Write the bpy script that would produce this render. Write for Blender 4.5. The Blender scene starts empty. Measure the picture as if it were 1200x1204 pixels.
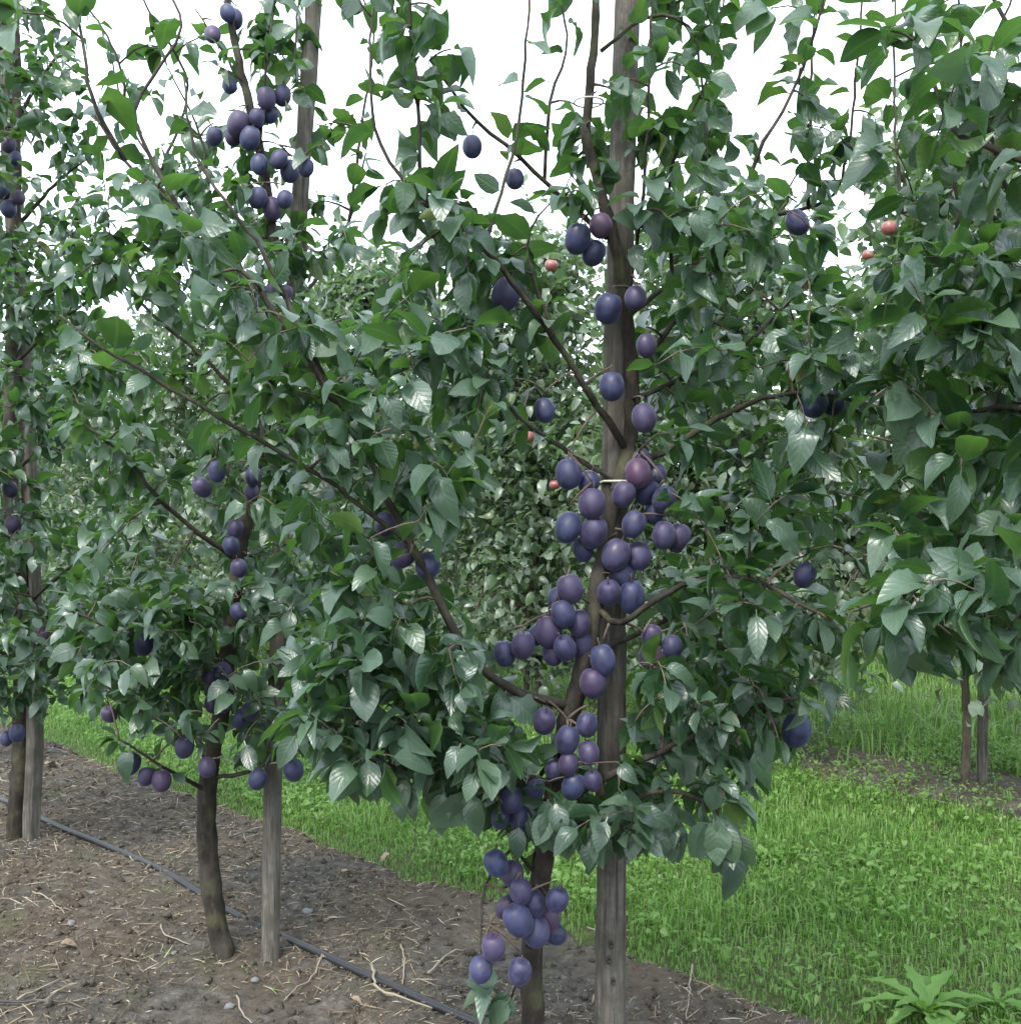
import bpy, math, random
import numpy as np
from mathutils import Vector, Matrix

# ------------------------------------------------------------------ camera, world, sun, exposure
SC = bpy.context.scene
COL = SC.collection
F = 1300.0            # focal length in photograph pixels (1200 px wide frame)
CAMH = 1.10
cam = bpy.data.cameras.new('camera')
cam.sensor_fit = 'HORIZONTAL'; cam.sensor_width = 36.0; cam.lens = 36.0 * F / 1200.0
cam.clip_start = 0.05; cam.clip_end = 900.0
cam_o = bpy.data.objects.new('camera', cam); COL.objects.link(cam_o)
cam_o.location = (0, 0, CAMH); cam_o.rotation_euler = (math.radians(90), 0, 0)
SC.camera = cam_o

SUN_EL, SUN_AZ = 52.0, 205.0
world = bpy.data.worlds.new('World'); SC.world = world; world.use_nodes = True
wn = world.node_tree.nodes; wl = world.node_tree.links
for n_ in list(wn): wn.remove(n_)
sky = wn.new('ShaderNodeTexSky'); sky.sky_type = 'NISHITA'; sky.sun_disc = False
sky.sun_elevation = math.radians(SUN_EL); sky.sun_rotation = math.radians(SUN_AZ)
sky.air_density = 1.4; sky.dust_density = 5.0; sky.ozone_density = 1.0
hsv = wn.new('ShaderNodeHueSaturation'); hsv.inputs['Saturation'].default_value = 0.35
cloud = wn.new('ShaderNodeMix'); cloud.data_type = 'RGBA'; cloud.inputs['Factor'].default_value = 0.7
cloud.inputs['B'].default_value = (8.7, 10.1, 11.5, 1)          # closed white cloud cover
bg = wn.new('ShaderNodeBackground'); bg.inputs['Strength'].default_value = 0.13
wo = wn.new('ShaderNodeOutputWorld')
wl.new(sky.outputs['Color'], hsv.inputs['Color']); wl.new(hsv.outputs['Color'], cloud.inputs['A'])
wl.new(cloud.outputs['Result'], bg.inputs['Color']); wl.new(bg.outputs['Background'], wo.inputs['Surface'])

sun = bpy.data.lights.new('sun', 'SUN'); sun.energy = 1.5; sun.angle = math.radians(12); sun.color = (1.0, 0.96, 0.9)
sun_o = bpy.data.objects.new('sun', sun); COL.objects.link(sun_o)
_az, _el = math.radians(SUN_AZ), math.radians(SUN_EL)
_d = Vector((math.sin(_az) * math.cos(_el), math.cos(_az) * math.cos(_el), math.sin(_el)))
sun_o.rotation_euler = _d.to_track_quat('Z', 'Y').to_euler()
sun_o.location = (0, 0, 20)

vs = SC.view_settings
vs.view_transform = 'Standard'; vs.look = 'None'; vs.exposure = 1.55; vs.gamma = 1.0; vs.use_curve_mapping = False
SC.render.engine = 'CYCLES'
SC.cycles.use_denoising = True
SC.cycles.max_bounces = 8; SC.cycles.transparent_max_bounces = 4; SC.cycles.transmission_bounces = 4
SC.render.filter_size = 1.9

# ------------------------------------------------------------------ helpers
rng = np.random.default_rng(11)
R = random.Random(7)
ROWD = np.array([-0.7, 0.714]); ROWD = ROWD / np.linalg.norm(ROWD)
ROWN = np.array([ROWD[1], -ROWD[0]])
def P(s, n, z=0.0):
    v = ROWD * s + ROWN * n
    return np.array([v[0], v[1], z])
def SN(x, y): return x * ROWD[0] + y * ROWD[1], x * ROWN[0] + y * ROWN[1]
def at(px, py, Y):
    return np.array([(px - 600.0) * Y / F, Y, CAMH - (py - 602.0) * Y / F])
def gnd(px, py, z=0.0):
    Y = (CAMH - z) * F / (py - 602.0)
    return np.array([(px - 600.0) * Y / F, Y, z])
def proj(p):
    p = np.atleast_2d(p)
    Y = np.maximum(p[:, 1], 0.05)
    return 600 + F * p[:, 0] / Y, 602 - F * (p[:, 2] - CAMH) / Y

def lattice(seed):
    return np.random.default_rng(seed).random((64, 64))
_LAT = [lattice(i) for i in range(6)]
def vnoise(x, y, k=0):
    L = _LAT[k % 6]
    xi = np.floor(x).astype(int); yi = np.floor(y).astype(int)
    fx = x - xi; fy = y - yi
    fx = fx * fx * (3 - 2 * fx); fy = fy * fy * (3 - 2 * fy)
    a = L[xi % 64, yi % 64]; b = L[(xi + 1) % 64, yi % 64]; c = L[xi % 64, (yi + 1) % 64]; d = L[(xi + 1) % 64, (yi + 1) % 64]
    return (a * (1 - fx) + b * fx) * (1 - fy) + (c * (1 - fx) + d * fx) * fy - 0.5
def fbm(x, y, f, o=4):
    r = 0
    for k in range(o): r = r + vnoise(x * f * 2 ** k + 13.7 * k, y * f * 2 ** k + 5.1 * k, k) * 0.5 ** k
    return r

def mesh_from(verts, faces, name, smooth=True, uv=None, rnd=None):
    me = bpy.data.meshes.new(name)
    verts = np.asarray(verts, dtype=np.float32)
    if isinstance(faces, np.ndarray):
        nf, k = faces.shape
        me.vertices.add(len(verts)); me.vertices.foreach_set('co', verts.ravel())
        me.loops.add(nf * k); me.loops.foreach_set('vertex_index', faces.astype(np.int32).ravel())
        me.polygons.add(nf); me.polygons.foreach_set('loop_start', np.arange(0, nf * k, k, dtype=np.int32))
        li = faces.ravel()
    else:
        me.from_pydata([tuple(v) for v in verts], [], faces)
        li = np.empty(len(me.loops), dtype=np.int32); me.loops.foreach_get('vertex_index', li)
    if smooth: me.polygons.foreach_set('use_smooth', np.ones(len(me.polygons), dtype=bool))
    if uv is not None:
        l = me.uv_layers.new(name='UVMap'); l.data.foreach_set('uv', np.asarray(uv, dtype=np.float32)[li].ravel())
    if rnd is not None:
        a = me.attributes.new('rnd', 'FLOAT', 'POINT'); a.data.foreach_set('value', np.asarray(rnd, dtype=np.float32))
    me.update(calc_edges=True); me.validate()
    return me
def link(name, me, mat=None, parent=None, label=None, cat=None, group=None, kind=None):
    o = bpy.data.objects.new(name, me); COL.objects.link(o)
    if mat is not None and me is not None and not me.materials: me.materials.append(mat)
    if parent is not None: o.parent = parent
    tag(o, label, cat, group, kind)
    return o
def tag(o, label=None, cat=None, group=None, kind=None):
    if label: o['label'] = label
    if cat: o['category'] = cat
    if group: o['group'] = group
    if kind: o['kind'] = kind
def empty(name, loc, **kw):
    o = bpy.data.objects.new(name, None); COL.objects.link(o); o.location = tuple(loc); o.empty_display_size = 0.1
    tag(o, kw.get('label'), kw.get('cat'), kw.get('group'), kw.get('kind'))
    return o
def child_local(o, parent):          # parts are authored in world space
    o.parent = parent; o.matrix_parent_inverse = Matrix.Translation(-Vector(parent.location))
    return o

def smooth_line(pts, rad, step=0.025):
    pts = np.asarray(pts, float); rad = np.asarray(rad, float)
    if len(pts) < 2: return pts, rad
    ext = np.vstack([2 * pts[0] - pts[1], pts, 2 * pts[-1] - pts[-2]])
    out, rr = [], []
    for i in range(1, len(ext) - 2):
        p0, p1, p2, p3 = ext[i - 1:i + 3]
        n = max(2, int(np.linalg.norm(p2 - p1) / step))
        for t in np.linspace(0, 1, n, endpoint=False):
            out.append(0.5 * (2 * p1 + (p2 - p0) * t + (2 * p0 - 5 * p1 + 4 * p2 - p3) * t * t + (3 * p1 - p0 - 3 * p2 + p3) * t ** 3))
            rr.append(rad[i - 1] * (1 - t) + rad[i] * t)
    out.append(pts[-1]); rr.append(rad[-1])
    return np.array(out), np.array(rr)
class Geo:
    def __init__(s): s.v = []; s.f = []; s.n = 0; s.r = []
    def add(s, v, f, r=None):
        s.v.append(np.asarray(v, float)); s.f += [tuple(int(i) + s.n for i in q) for q in f]; s.n += len(v)
        s.r.append(np.full(len(v), 0.5 if r is None else r))
    def tube(s, pts, rad, sides=7, wob=0.0, cap=True, rnd=None):
        pts = np.asarray(pts, float); n = len(pts)
        if n < 2: return
        T = np.gradient(pts, axis=0); T /= np.linalg.norm(T, axis=1)[:, None] + 1e-12
        ref = np.array([0.31, 0.17, 0.93]) if abs(T[0][2]) < 0.8 else np.array([0.9, 0.3, 0.1])
        a = np.cross(T, ref); a /= np.linalg.norm(a, axis=1)[:, None] + 1e-12
        b = np.cross(T, a)
        th = np.linspace(0, 2 * np.pi, sides, endpoint=False)
        rr = np.asarray(rad)[:, None] * (1 + (wob * rng.standard_normal((n, sides)) if wob else 0))
        v = pts[:, None, :] + rr[:, :, None] * (np.cos(th)[None, :, None] * a[:, None, :] + np.sin(th)[None, :, None] * b[:, None, :])
        f = []
        for i in range(n - 1):
            for j in range(sides):
                k = (j + 1) % sides
                f.append((i * sides + j, i * sides + k, (i + 1) * sides + k, (i + 1) * sides + j))
        v = v.reshape(-1, 3)
        if cap:
            f.append(tuple(range(sides))[::-1]); f.append(tuple((n - 1) * sides + j for j in range(sides)))
        s.add(v, f, rnd)
    def mesh(s, name, smooth=True):
        return mesh_from(np.vstack(s.v), s.f, name, smooth, rnd=np.concatenate(s.r))

# ------------------------------------------------------------------ materials
def mat_new(name):
    m = bpy.data.materials.new(name); m.use_nodes = True
    nt = m.node_tree
    for n in list(nt.nodes): nt.nodes.remove(n)
    out = nt.nodes.new('ShaderNodeOutputMaterial')
    return m, nt, out
class NT:
    def __init__(s, nt): s.nt = nt
    def n(s, t, **kw):
        x = s.nt.nodes.new(t)
        for k, v in kw.items():
            if k.startswith('_'): setattr(x, k[1:], v)
        return x
    def l(s, a, b): s.nt.links.new(a, b)
    def math(s, op, a, b=None, clamp=False):
        x = s.nt.nodes.new('ShaderNodeMath'); x.operation = op; x.use_clamp = clamp
        for i, q in enumerate((a, b)):
            if q is None: continue
            if isinstance(q, (int, float)): x.inputs[i].default_value = q
            else: s.l(q, x.inputs[i])
        return x.outputs[0]
    def ramp(s, fac, stops, interp='LINEAR'):
        x = s.nt.nodes.new('ShaderNodeValToRGB'); x.color_ramp.interpolation = interp
        e = x.color_ramp.elements
        while len(e) < len(stops): e.new(0.5)
        for el, (p, c) in zip(e, stops): el.position = p; el.color = (*c, 1) if len(c) == 3 else c
        s.l(fac, x.inputs['Fac']); return x.outputs['Color']
    def mix(s, fac, a, b, mode='MIX'):
        x = s.nt.nodes.new('ShaderNodeMix'); x.data_type = 'RGBA'; x.blend_type = mode
        for k, q in (('Factor', fac), ('A', a), ('B', b)):
            if isinstance(q, (int, float)): x.inputs[k].default_value = q
            elif isinstance(q, tuple): x.inputs[k].default_value = (*q, 1)
            else: s.l(q, x.inputs[k])
        return x.outputs['Result']
    def noise(s, vec, scale, detail=4, rough=0.6):
        x = s.nt.nodes.new('ShaderNodeTexNoise'); x.inputs['Scale'].default_value = scale; x.inputs['Detail'].default_value = detail
        x.inputs['Roughness'].default_value = rough
        if vec is not None: s.l(vec, x.inputs['Vector'])
        return x.outputs['Fac']
    def bump(s, h, strength, dist):
        x = s.nt.nodes.new('ShaderNodeBump'); x.inputs['Strength'].default_value = strength; x.inputs['Distance'].default_value = dist
        s.l(h, x.inputs['Height']); return x.outputs['Normal']
    def rnd(s):
        a = s.nt.nodes.new('ShaderNodeAttribute'); a.attribute_name = 'rnd'
        oi = s.nt.nodes.new('ShaderNodeObjectInfo')
        return s.math('FRACT', s.math('ADD', a.outputs['Fac'], oi.outputs['Random']))
    def pos(s):
        return s.nt.nodes.new('ShaderNodeNewGeometry').outputs['Position']
    def principled(s, col, rough, spec=0.5, normal=None, **kw):
        p = s.nt.nodes.new('ShaderNodeBsdfPrincipled')
        for k, q in (('Base Color', col), ('Roughness', rough)):
            if isinstance(q, (int, float)): p.inputs[k].default_value = q
            elif isinstance(q, tuple): p.inputs[k].default_value = (*q, 1)
            else: s.l(q, p.inputs[k])
        p.inputs['Specular IOR Level'].default_value = spec
        if normal is not None: s.l(normal, p.inputs['Normal'])
        for k, q in kw.items(): p.inputs[k].default_value = q
        return p

def leaf_material(name, stops, under, trans_col, rough=0.30, spec=0.62, trans=0.36, veins=True):
    m, nt, out = mat_new(name); N = NT(nt)
    r = N.rnd()
    col = N.ramp(r, stops)
    p0 = N.pos()
    mott = N.noise(p0, 60.0, 3, 0.6)
    col = N.mix(N.math('MULTIPLY', mott, 0.5), col, N.mix(1.0, col, (0.55, 0.62, 0.55), 'MULTIPLY'))
    nrm = None
    if veins:
        uv = nt.nodes.new('ShaderNodeUVMap').outputs['UV']
        sp = nt.nodes.new('ShaderNodeSeparateXYZ'); N.l(uv, sp.inputs[0])
        av = N.math('ABSOLUTE', sp.outputs['Y'])
        ph = N.math('SUBTRACT', sp.outputs['X'], N.math('MULTIPLY', av, 0.9))
        side = N.math('POWER', N.math('ABSOLUTE', N.math('SINE', N.math('MULTIPLY', ph, 24.0))), 0.35)
        mid = N.math('MINIMUM', N.math('MULTIPLY', av, 22.0), 1.0)
        h = N.math('MULTIPLY', side, mid)
        vf = N.math('SUBTRACT', 1.0, mid)
        col = N.mix(N.math('MULTIPLY', vf, 0.30), col, (0.13, 0.19, 0.08))
        wr = N.noise(p0, 220.0, 3, 0.6); nrm = N.bump(N.math('ADD', h, N.math('MULTIPLY', wr, 1.0)), 0.26, 0.0015)
    if veins:
        off = nt.nodes.new('ShaderNodeVectorMath'); off.operation = 'ADD'; N.l(uv, off.inputs[0])
        cv = nt.nodes.new('ShaderNodeCombineXYZ'); N.l(N.math('MULTIPLY', r, 91.0), cv.inputs[0]); N.l(N.math('MULTIPLY', r, 57.0), cv.inputs[1]); N.l(cv.outputs[0], off.inputs[1])
        spot = N.ramp(N.noise(off.outputs[0], 4.0, 4, 0.65), [(0.66, (0, 0, 0)), (0.70, (1, 1, 1))])
        col = N.mix(N.math('MULTIPLY', spot, 0.75), col, (0.13, 0.085, 0.04))
    geo = nt.nodes.new('ShaderNodeNewGeometry')
    col = N.mix(N.math('MULTIPLY', geo.outputs['Backfacing'], 0.75), col, under)
    ro = N.math('ADD', rough - 0.08, N.math('MULTIPLY', mott, 0.2))
    p = N.principled(col, ro, spec, nrm)
    t = nt.nodes.new('ShaderNodeBsdfTranslucent')
    N.l(N.mix(1.0, col, trans_col, 'MULTIPLY') if False else N.mix(0.6, col, trans_col), t.inputs['Color'])
    mx = nt.nodes.new('ShaderNodeMixShader'); mx.inputs[0].default_value = trans
    N.l(p.outputs[0], mx.inputs[1]); N.l(t.outputs[0], mx.inputs[2]); N.l(mx.outputs[0], out.inputs['Surface'])
    return m
M = {}
M['plum_leaf'] = leaf_material('plum_leaf', [(0.0, (0.008, 0.025, 0.016)), (0.35, (0.016, 0.043, 0.025)), (0.7, (0.030, 0.072, 0.034)), (0.9, (0.065, 0.125, 0.034)), (0.98, (0.085, 0.145, 0.038)), (1.0, (0.14, 0.15, 0.045))],
                               (0.070, 0.112, 0.080), (0.11, 0.26, 0.03))
M['apple_leaf'] = leaf_material('apple_leaf', [(0.0, (0.055, 0.09, 0.058)), (0.4, (0.082, 0.132, 0.076)), (0.8, (0.115, 0.175, 0.085)), (1.0, (0.17, 0.22, 0.10))],
                                (0.15, 0.19, 0.14), (0.17, 0.29, 0.07), rough=0.36, spec=0.8, trans=0.42, veins=False)
M['grass'] = leaf_material('grass', [(0.0, (0.055, 0.105, 0.018)), (0.3, (0.115, 0.22, 0.04)), (0.7, (0.20, 0.32, 0.08)), (1.0, (0.42, 0.44, 0.22))],
                           (0.11, 0.22, 0.04), (0.21, 0.45, 0.07), rough=0.45, spec=0.45, trans=0.42, veins=False)
M['weed_leaf'] = leaf_material('weed_leaf', [(0.0, (0.06, 0.15, 0.018)), (1.0, (0.12, 0.25, 0.03))], (0.12, 0.22, 0.06), (0.22, 0.42, 0.04), rough=0.6, spec=0.25, trans=0.35)

def bark_material(name, c0, c1, c2, scale=1.0, moss=0.0):
    m, nt, out = mat_new(name); N = NT(nt)
    p = N.pos(); mp = nt.nodes.new('ShaderNodeMapping'); mp.inputs['Scale'].default_value = (1, 1, 0.35); N.l(p, mp.inputs['Vector'])
    a = N.noise(mp.outputs[0], 55 * scale, 6, 0.7); b = N.noise(p, 9 * scale, 3, 0.6); c = N.noise(p, 300 * scale, 2, 0.5)
    col = N.ramp(a, [(0.3, c0), (0.55, c1), (0.75, c2)])
    col = N.mix(N.ramp(b, [(0.45, (0, 0, 0)), (0.65, (1, 1, 1))]), col, N.mix(0.6, col, c2))
    if moss: col = N.mix(N.math('MULTIPLY', N.ramp(N.noise(p, 16, 4), [(0.5, (0, 0, 0)), (0.66, (1, 1, 1))]), moss), col, (0.10, 0.11, 0.045))
    h = N.math('ADD', a, N.math('MULTIPLY', c, 0.3))
    pr = N.principled(col, 0.85, 0.25, N.bump(h, 0.7, 0.006))
    N.l(pr.outputs[0], out.inputs['Surface']); return m
M['bark'] = bark_material('bark', (0.009, 0.0075, 0.006), (0.027, 0.021, 0.016), (0.068, 0.059, 0.049), moss=0.35)
M['twig'] = bark_material('twig', (0.045, 0.030, 0.022), (0.085, 0.062, 0.048), (0.16, 0.13, 0.11), 1.6)
M['apple_bark'] = bark_material('apple_bark', (0.035, 0.027, 0.02), (0.085, 0.066, 0.05), (0.15, 0.125, 0.10))

def stake_material():
    m, nt, out = mat_new('weathered_wood'); N = NT(nt)
    p = N.pos(); mp = nt.nodes.new('ShaderNodeMapping'); mp.inputs['Scale'].default_value = (1, 1, 0.06); N.l(p, mp.inputs['Vector'])
    g = N.noise(mp.outputs[0], 130, 7, 0.72); b = N.noise(p, 14, 5, 0.7); cr = N.noise(mp.outputs[0], 60, 3, 0.5)
    col = N.ramp(g, [(0.28, (0.030, 0.027, 0.024)), (0.46, (0.085, 0.074, 0.062)), (0.62, (0.142, 0.130, 0.115)), (0.8, (0.21, 0.198, 0.182))])
    col = N.mix(N.ramp(b, [(0.45, (0, 0, 0)), (0.62, (0.85, 0.85, 0.85))]), col, (0.058, 0.055, 0.042))
    crack = N.ramp(cr, [(0.30, (1, 1, 1)), (0.37, (0, 0, 0))])
    col = N.mix(N.math('MULTIPLY', crack, 0.8), col, (0.03, 0.025, 0.02))
    h = N.math('SUBTRACT', g, N.math('MULTIPLY', crack, 0.8))
    pr = N.principled(col, 0.88, 0.2, N.bump(h, 0.6, 0.005)); N.l(pr.outputs[0], out.inputs['Surface']); return m
M['stake'] = stake_material()

def plum_material():
    m, nt, out = mat_new('plum_skin'); N = NT(nt)
    r = N.rnd(); tc = nt.nodes.new('ShaderNodeTexCoord').outputs['Object']
    oi = nt.nodes.new('ShaderNodeObjectInfo').outputs['Random']
    off = nt.nodes.new('ShaderNodeVectorMath'); off.operation = 'ADD'; N.l(tc, off.inputs[0])
    cv = nt.nodes.new('ShaderNodeCombineXYZ'); N.l(N.math('MULTIPLY', oi, 37.0), cv.inputs[0]); N.l(N.math('MULTIPLY', oi, 11.0), cv.inputs[2]); N.l(cv.outputs[0], off.inputs[1])
    skin = N.ramp(r, [(0.0, (0.009, 0.007, 0.022)), (0.55, (0.016, 0.009, 0.030)), (0.9, (0.036, 0.015, 0.045)), (1.0, (0.075, 0.020, 0.045))])
    bloom = N.ramp(r, [(0.0, (0.028, 0.038, 0.098)), (0.5, (0.036, 0.037, 0.090)), (0.9, (0.042, 0.033, 0.074)), (1.0, (0.058, 0.033, 0.064))])
    a = N.noise(off.outputs[0], 1.5, 5, 0.62); b = N.noise(off.outputs[0], 11.0, 3, 0.6)
    f = N.ramp(N.math('ADD', a, N.math('MULTIPLY', N.math('SUBTRACT', b, 0.5), 0.35)), [(0.32, (0.08,) * 3), (0.46, (0.5,) * 3), (0.64, (1.0,) * 3)])
    col = N.mix(f, skin, bloom)
    rough = N.math('ADD', 0.38, N.math('MULTIPLY', f, 0.3))
    pr = N.principled(col, rough, 0.45); pr.inputs['Sheen Weight'].default_value = 0.12; pr.inputs['Sheen Roughness'].default_value = 0.5
    pr.inputs['Sheen Tint'].default_value = (0.7, 0.72, 1, 1)
    N.l(pr.outputs[0], out.inputs['Surface']); return m
M['plum'] = plum_material()
def apple_material():
    m, nt, out = mat_new('apple_skin'); N = NT(nt)
    tc = nt.nodes.new('ShaderNodeTexCoord').outputs['Object']
    f = N.noise(tc, 1.6, 4, 0.7)
    col = N.ramp(f, [(0.32, (0.21, 0.035, 0.04)), (0.5, (0.21, 0.07, 0.06)), (0.68, (0.19, 0.14, 0.07))])
    pr = N.principled(col, 0.35, 0.5); N.l(pr.outputs[0], out.inputs['Surface']); return m
M['apple'] = apple_material()
def plain(name, c, rough=0.7, spec=0.3, var=0.3, scale=40):
    m, nt, out = mat_new(name); N = NT(nt)
    f = N.noise(N.pos(), scale, 4, 0.6)
    col = N.mix(f, tuple(x * (1 - var) for x in c), tuple(min(1, x * (1 + var)) for x in c))
    pr = N.principled(col, rough, spec, N.bump(f, 0.3, 0.002)); N.l(pr.outputs[0], out.inputs['Surface']); return m
M['string'] = plain('tie_string', (0.42, 0.40, 0.33)); M['hose'] = plain('hose_plastic', (0.016, 0.016, 0.018), 0.5, 0.5, 0.4, 60)
M['pale_stone'] = plain('pale_stone', (0.13, 0.13, 0.135), 0.8); M['dry_leaf'] = plain('dry_leaf', (0.22, 0.165, 0.115), 0.8)
M['pale_twig'] = plain('pale_twig', (0.22, 0.185, 0.14), 0.8); M['dark_twig'] = plain('dark_twig', (0.05, 0.045, 0.042), 0.8)

def soil_material():
    m, nt, out = mat_new('soil'); N = NT(nt); p = N.pos()
    a = N.noise(p, 2.2, 5, 0.6); b = N.noise(p, 28, 6, 0.72); c = N.noise(p, 140, 4, 0.7)
    col = N.ramp(b, [(0.28, (0.018, 0.016, 0.0138)), (0.44, (0.050, 0.0445, 0.038)), (0.58, (0.088, 0.080, 0.070)), (0.76, (0.17, 0.163, 0.15))])
    col = N.mix(N.ramp(a, [(0.4, (0, 0, 0)), (0.62, (0.55, 0.55, 0.55))]), col, N.mix(c, (0.045, 0.033, 0.024), (0.135, 0.10, 0.066)))
    col = N.mix(N.math('MULTIPLY', N.ramp(N.noise(p, 5, 5, 0.7), [(0.56, (0, 0, 0)), (0.68, (1, 1, 1))]), 0.35), col, (0.07, 0.085, 0.035))
    h = N.math('ADD', N.math('MULTIPLY', b, 1.0), N.math('MULTIPLY', c, 0.5))
    pr = N.principled(col, 0.95, 0.15, N.bump(h, 0.9, 0.012)); N.l(pr.outputs[0], out.inputs['Surface']); return m
M['soil'] = soil_material()
def turf_material():
    m, nt, out = mat_new('turf'); N = NT(nt); p = N.pos()
    b = N.noise(p, 18, 6, 0.7); c = N.noise(p, 1.2, 4, 0.6)
    col = N.ramp(b, [(0.3, (0.018, 0.024, 0.010)), (0.5, (0.042, 0.058, 0.018)), (0.75, (0.075, 0.095, 0.032))])
    col = N.mix(N.math('MULTIPLY', c, 0.4), col, (0.10, 0.085, 0.05))
    pr = N.principled(col, 0.9, 0.15, N.bump(b, 0.8, 0.02)); N.l(pr.outputs[0], out.inputs['Surface']); return m
M['turf'] = turf_material()
def litter_material():
    m, nt, out = mat_new('dry_litter'); N = NT(nt)
    r = N.rnd()
    col = N.ramp(r, [(0.0, (0.03, 0.024, 0.018)), (0.35, (0.075, 0.056, 0.04)), (0.65, (0.13, 0.10, 0.068)), (0.88, (0.20, 0.16, 0.11)), (1.0, (0.32, 0.29, 0.23))])
    pr = N.principled(col, 0.9, 0.15); N.l(pr.outputs[0], out.inputs['Surface']); return m
M['litter'] = litter_material()

# ------------------------------------------------------------------ ground
def soil_h(s, n, centre, half):
    s = np.asarray(s, float); n = np.asarray(n, float)
    e = np.abs(n - centre) + 0.12 * fbm(s, n, 2.2, 4)
    edge = np.clip((half - e) / 0.14, 0, 1); edge = edge * edge * (3 - 2 * edge)
    h = 0.020 + 0.030 * fbm(s, n, 2.3, 4) + 0.020 * np.abs(fbm(s + 40, n + 9, 9.0, 3)) + 0.010 * fbm(s, n, 30.0, 2)
    return -0.05 * (1 - edge) + h * edge, edge
BED = (1.22, 0.98); BED2 = (4.42, 0.36)
def ground_h(s, n): return 0.0
ys = np.concatenate([np.linspace(-60, -2, 12), np.linspace(-1, 14, 90), np.geomspace(15, 420, 26)])
xs = np.concatenate([-np.geomspace(420, 9, 24), np.linspace(-8, 8, 90), np.geomspace(9, 420, 24)])
gx, gy = np.meshgrid(xs, ys)
gz = -0.012 + 0.018 * fbm(gx, gy, 1.1, 3) * (np.hypot(gx, gy) < 16)
idx = np.arange(gx.size).reshape(gx.shape)
gf = np.stack([idx[:-1, :-1], idx[:-1, 1:], idx[1:, 1:], idx[1:, :-1]], -1).reshape(-1, 4)
link('ground', mesh_from(np.stack([gx, gy, gz], -1).reshape(-1, 3), gf, 'ground'), M['turf'], kind='structure',
     label='grassy orchard ground between the tree rows', cat='ground')
def bed(name, c, s0, s1, ds, dn, label):
    S_, N_ = np.meshgrid(np.arange(s0, s1, ds), np.arange(c[0] - c[1] - 0.35, c[0] + c[1] + 0.35, dn))
    H, E = soil_h(S_, N_, *c)
    xy = S_[..., None] * ROWD + N_[..., None] * ROWN
    v = np.concatenate([xy, H[..., None]], -1).reshape(-1, 3)
    i = np.arange(S_.size).reshape(S_.shape)
    f = np.stack([i[:-1, :-1], i[1:, :-1], i[1:, 1:], i[:-1, 1:]], -1).reshape(-1, 4)
    link(name, mesh_from(v, f, name), M['soil'], kind='structure', label=label, cat='soil')
bed('soil_bed', BED, -1.6, 6.0, 0.016, 0.016, 'bare brown soil strip under the near plum row')
bed('soil_bed', (1.22, 0.98), 6.0, 24.0, 0.06, 0.05, 'far end of the soil strip under the near row')
bed('soil_bed', BED2, -1.0, 16.0, 0.05, 0.04, 'narrow weedy soil strip under the apple row')

# ------------------------------------------------------------------ leaves
def leaf_shape(nst, width=0.29, fold=0.25, curl=0.25, wave=0.03, serr=0.0, petiole=True, twist=0.0, seed=0, peak=0.85):
    r = np.random.default_rng(seed)
    us = np.linspace(0, 1, nst + 2); us = 0.55 * us + 0.45 * (0.5 - 0.5 * np.cos(np.pi * us))
    V, UV, Fc = [], [], []
    rows = []
    for i, u in enumerate(us):
        w = width * np.sin(np.pi * u ** peak) ** 0.62 * (1 - 0.35 * max(0, u - 0.75) / 0.25) if 0 < u < 1 else 0
        if serr and 0 < u < 1: w *= 1 + serr * (1 if i % 2 else -1)
        z = -curl * u * u + 0.06 * np.sin(np.pi * u)
        x = u * (1 - 0.18 * abs(curl) * u)
        if w == 0:
            rows.append([len(V)]); V.append((x, 0, z)); UV.append((u, 0))
        else:
            a = len(V); tw = twist * (u - 0.5)
            for sgn in (-1, 0, 1):
                yy = sgn * w; zz = z + fold * abs(yy) + (wave * r.standard_normal() if sgn else 0)
                V.append((x + (-0.02 if sgn == 0 else 0), yy * np.cos(tw), zz + yy * np.sin(tw))); UV.append((u, sgn * w))
            rows.append([a, a + 1, a + 2])
    for A, B in zip(rows[:-1], rows[1:]):
        if len(A) == 1 and len(B) == 3: Fc += [(A[0], B[1], B[0]), (A[0], B[2], B[1])]
        elif len(A) == 3 and len(B) == 3:
            Fc += [(A[0], A[1], B[1]), (A[0], B[1], B[0]), (A[1], A[2], B[2]), (A[1], B[2], B[1])]
        else: Fc += [(A[0], A[1], B[0]), (A[1], A[2], B[0])]
    V = np.array(V, float)
    if petiole:
        a = len(V); pw = 0.013
        V = np.vstack([V + np.array([0.16, 0, 0]), [(0, -pw, 0.03), (0, pw, 0.03), (0.19, -pw, 0.004), (0.19, pw, 0.004)]])
        UV += [(0, 0)] * 4; Fc += [(a, a + 2, a + 3), (a, a + 3, a + 1)]
    else: pass
    return V, np.array(Fc, dtype=np.int32), np.array(UV, float)
HI = [leaf_shape(10, 0.285, 0.22, 0.28, 0.022, 0.025, True, 0.3, 1), leaf_shape(10, 0.265, 0.42, 0.12, 0.030, 0.025, True, -0.4, 2),
      leaf_shape(10, 0.305, 0.12, 0.42, 0.028, 0.025, True, 0.5, 3), leaf_shape(10, 0.245, 0.30, 0.55, 0.025, 0.025, True, -0.2, 4),
      leaf_shape(10, 0.315, -0.10, 0.25, 0.030, 0.025, True, 0.1, 5), leaf_shape(10, 0.275, 0.55, 0.30, 0.02, 0.025, True, 0.6, 6)]
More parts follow.
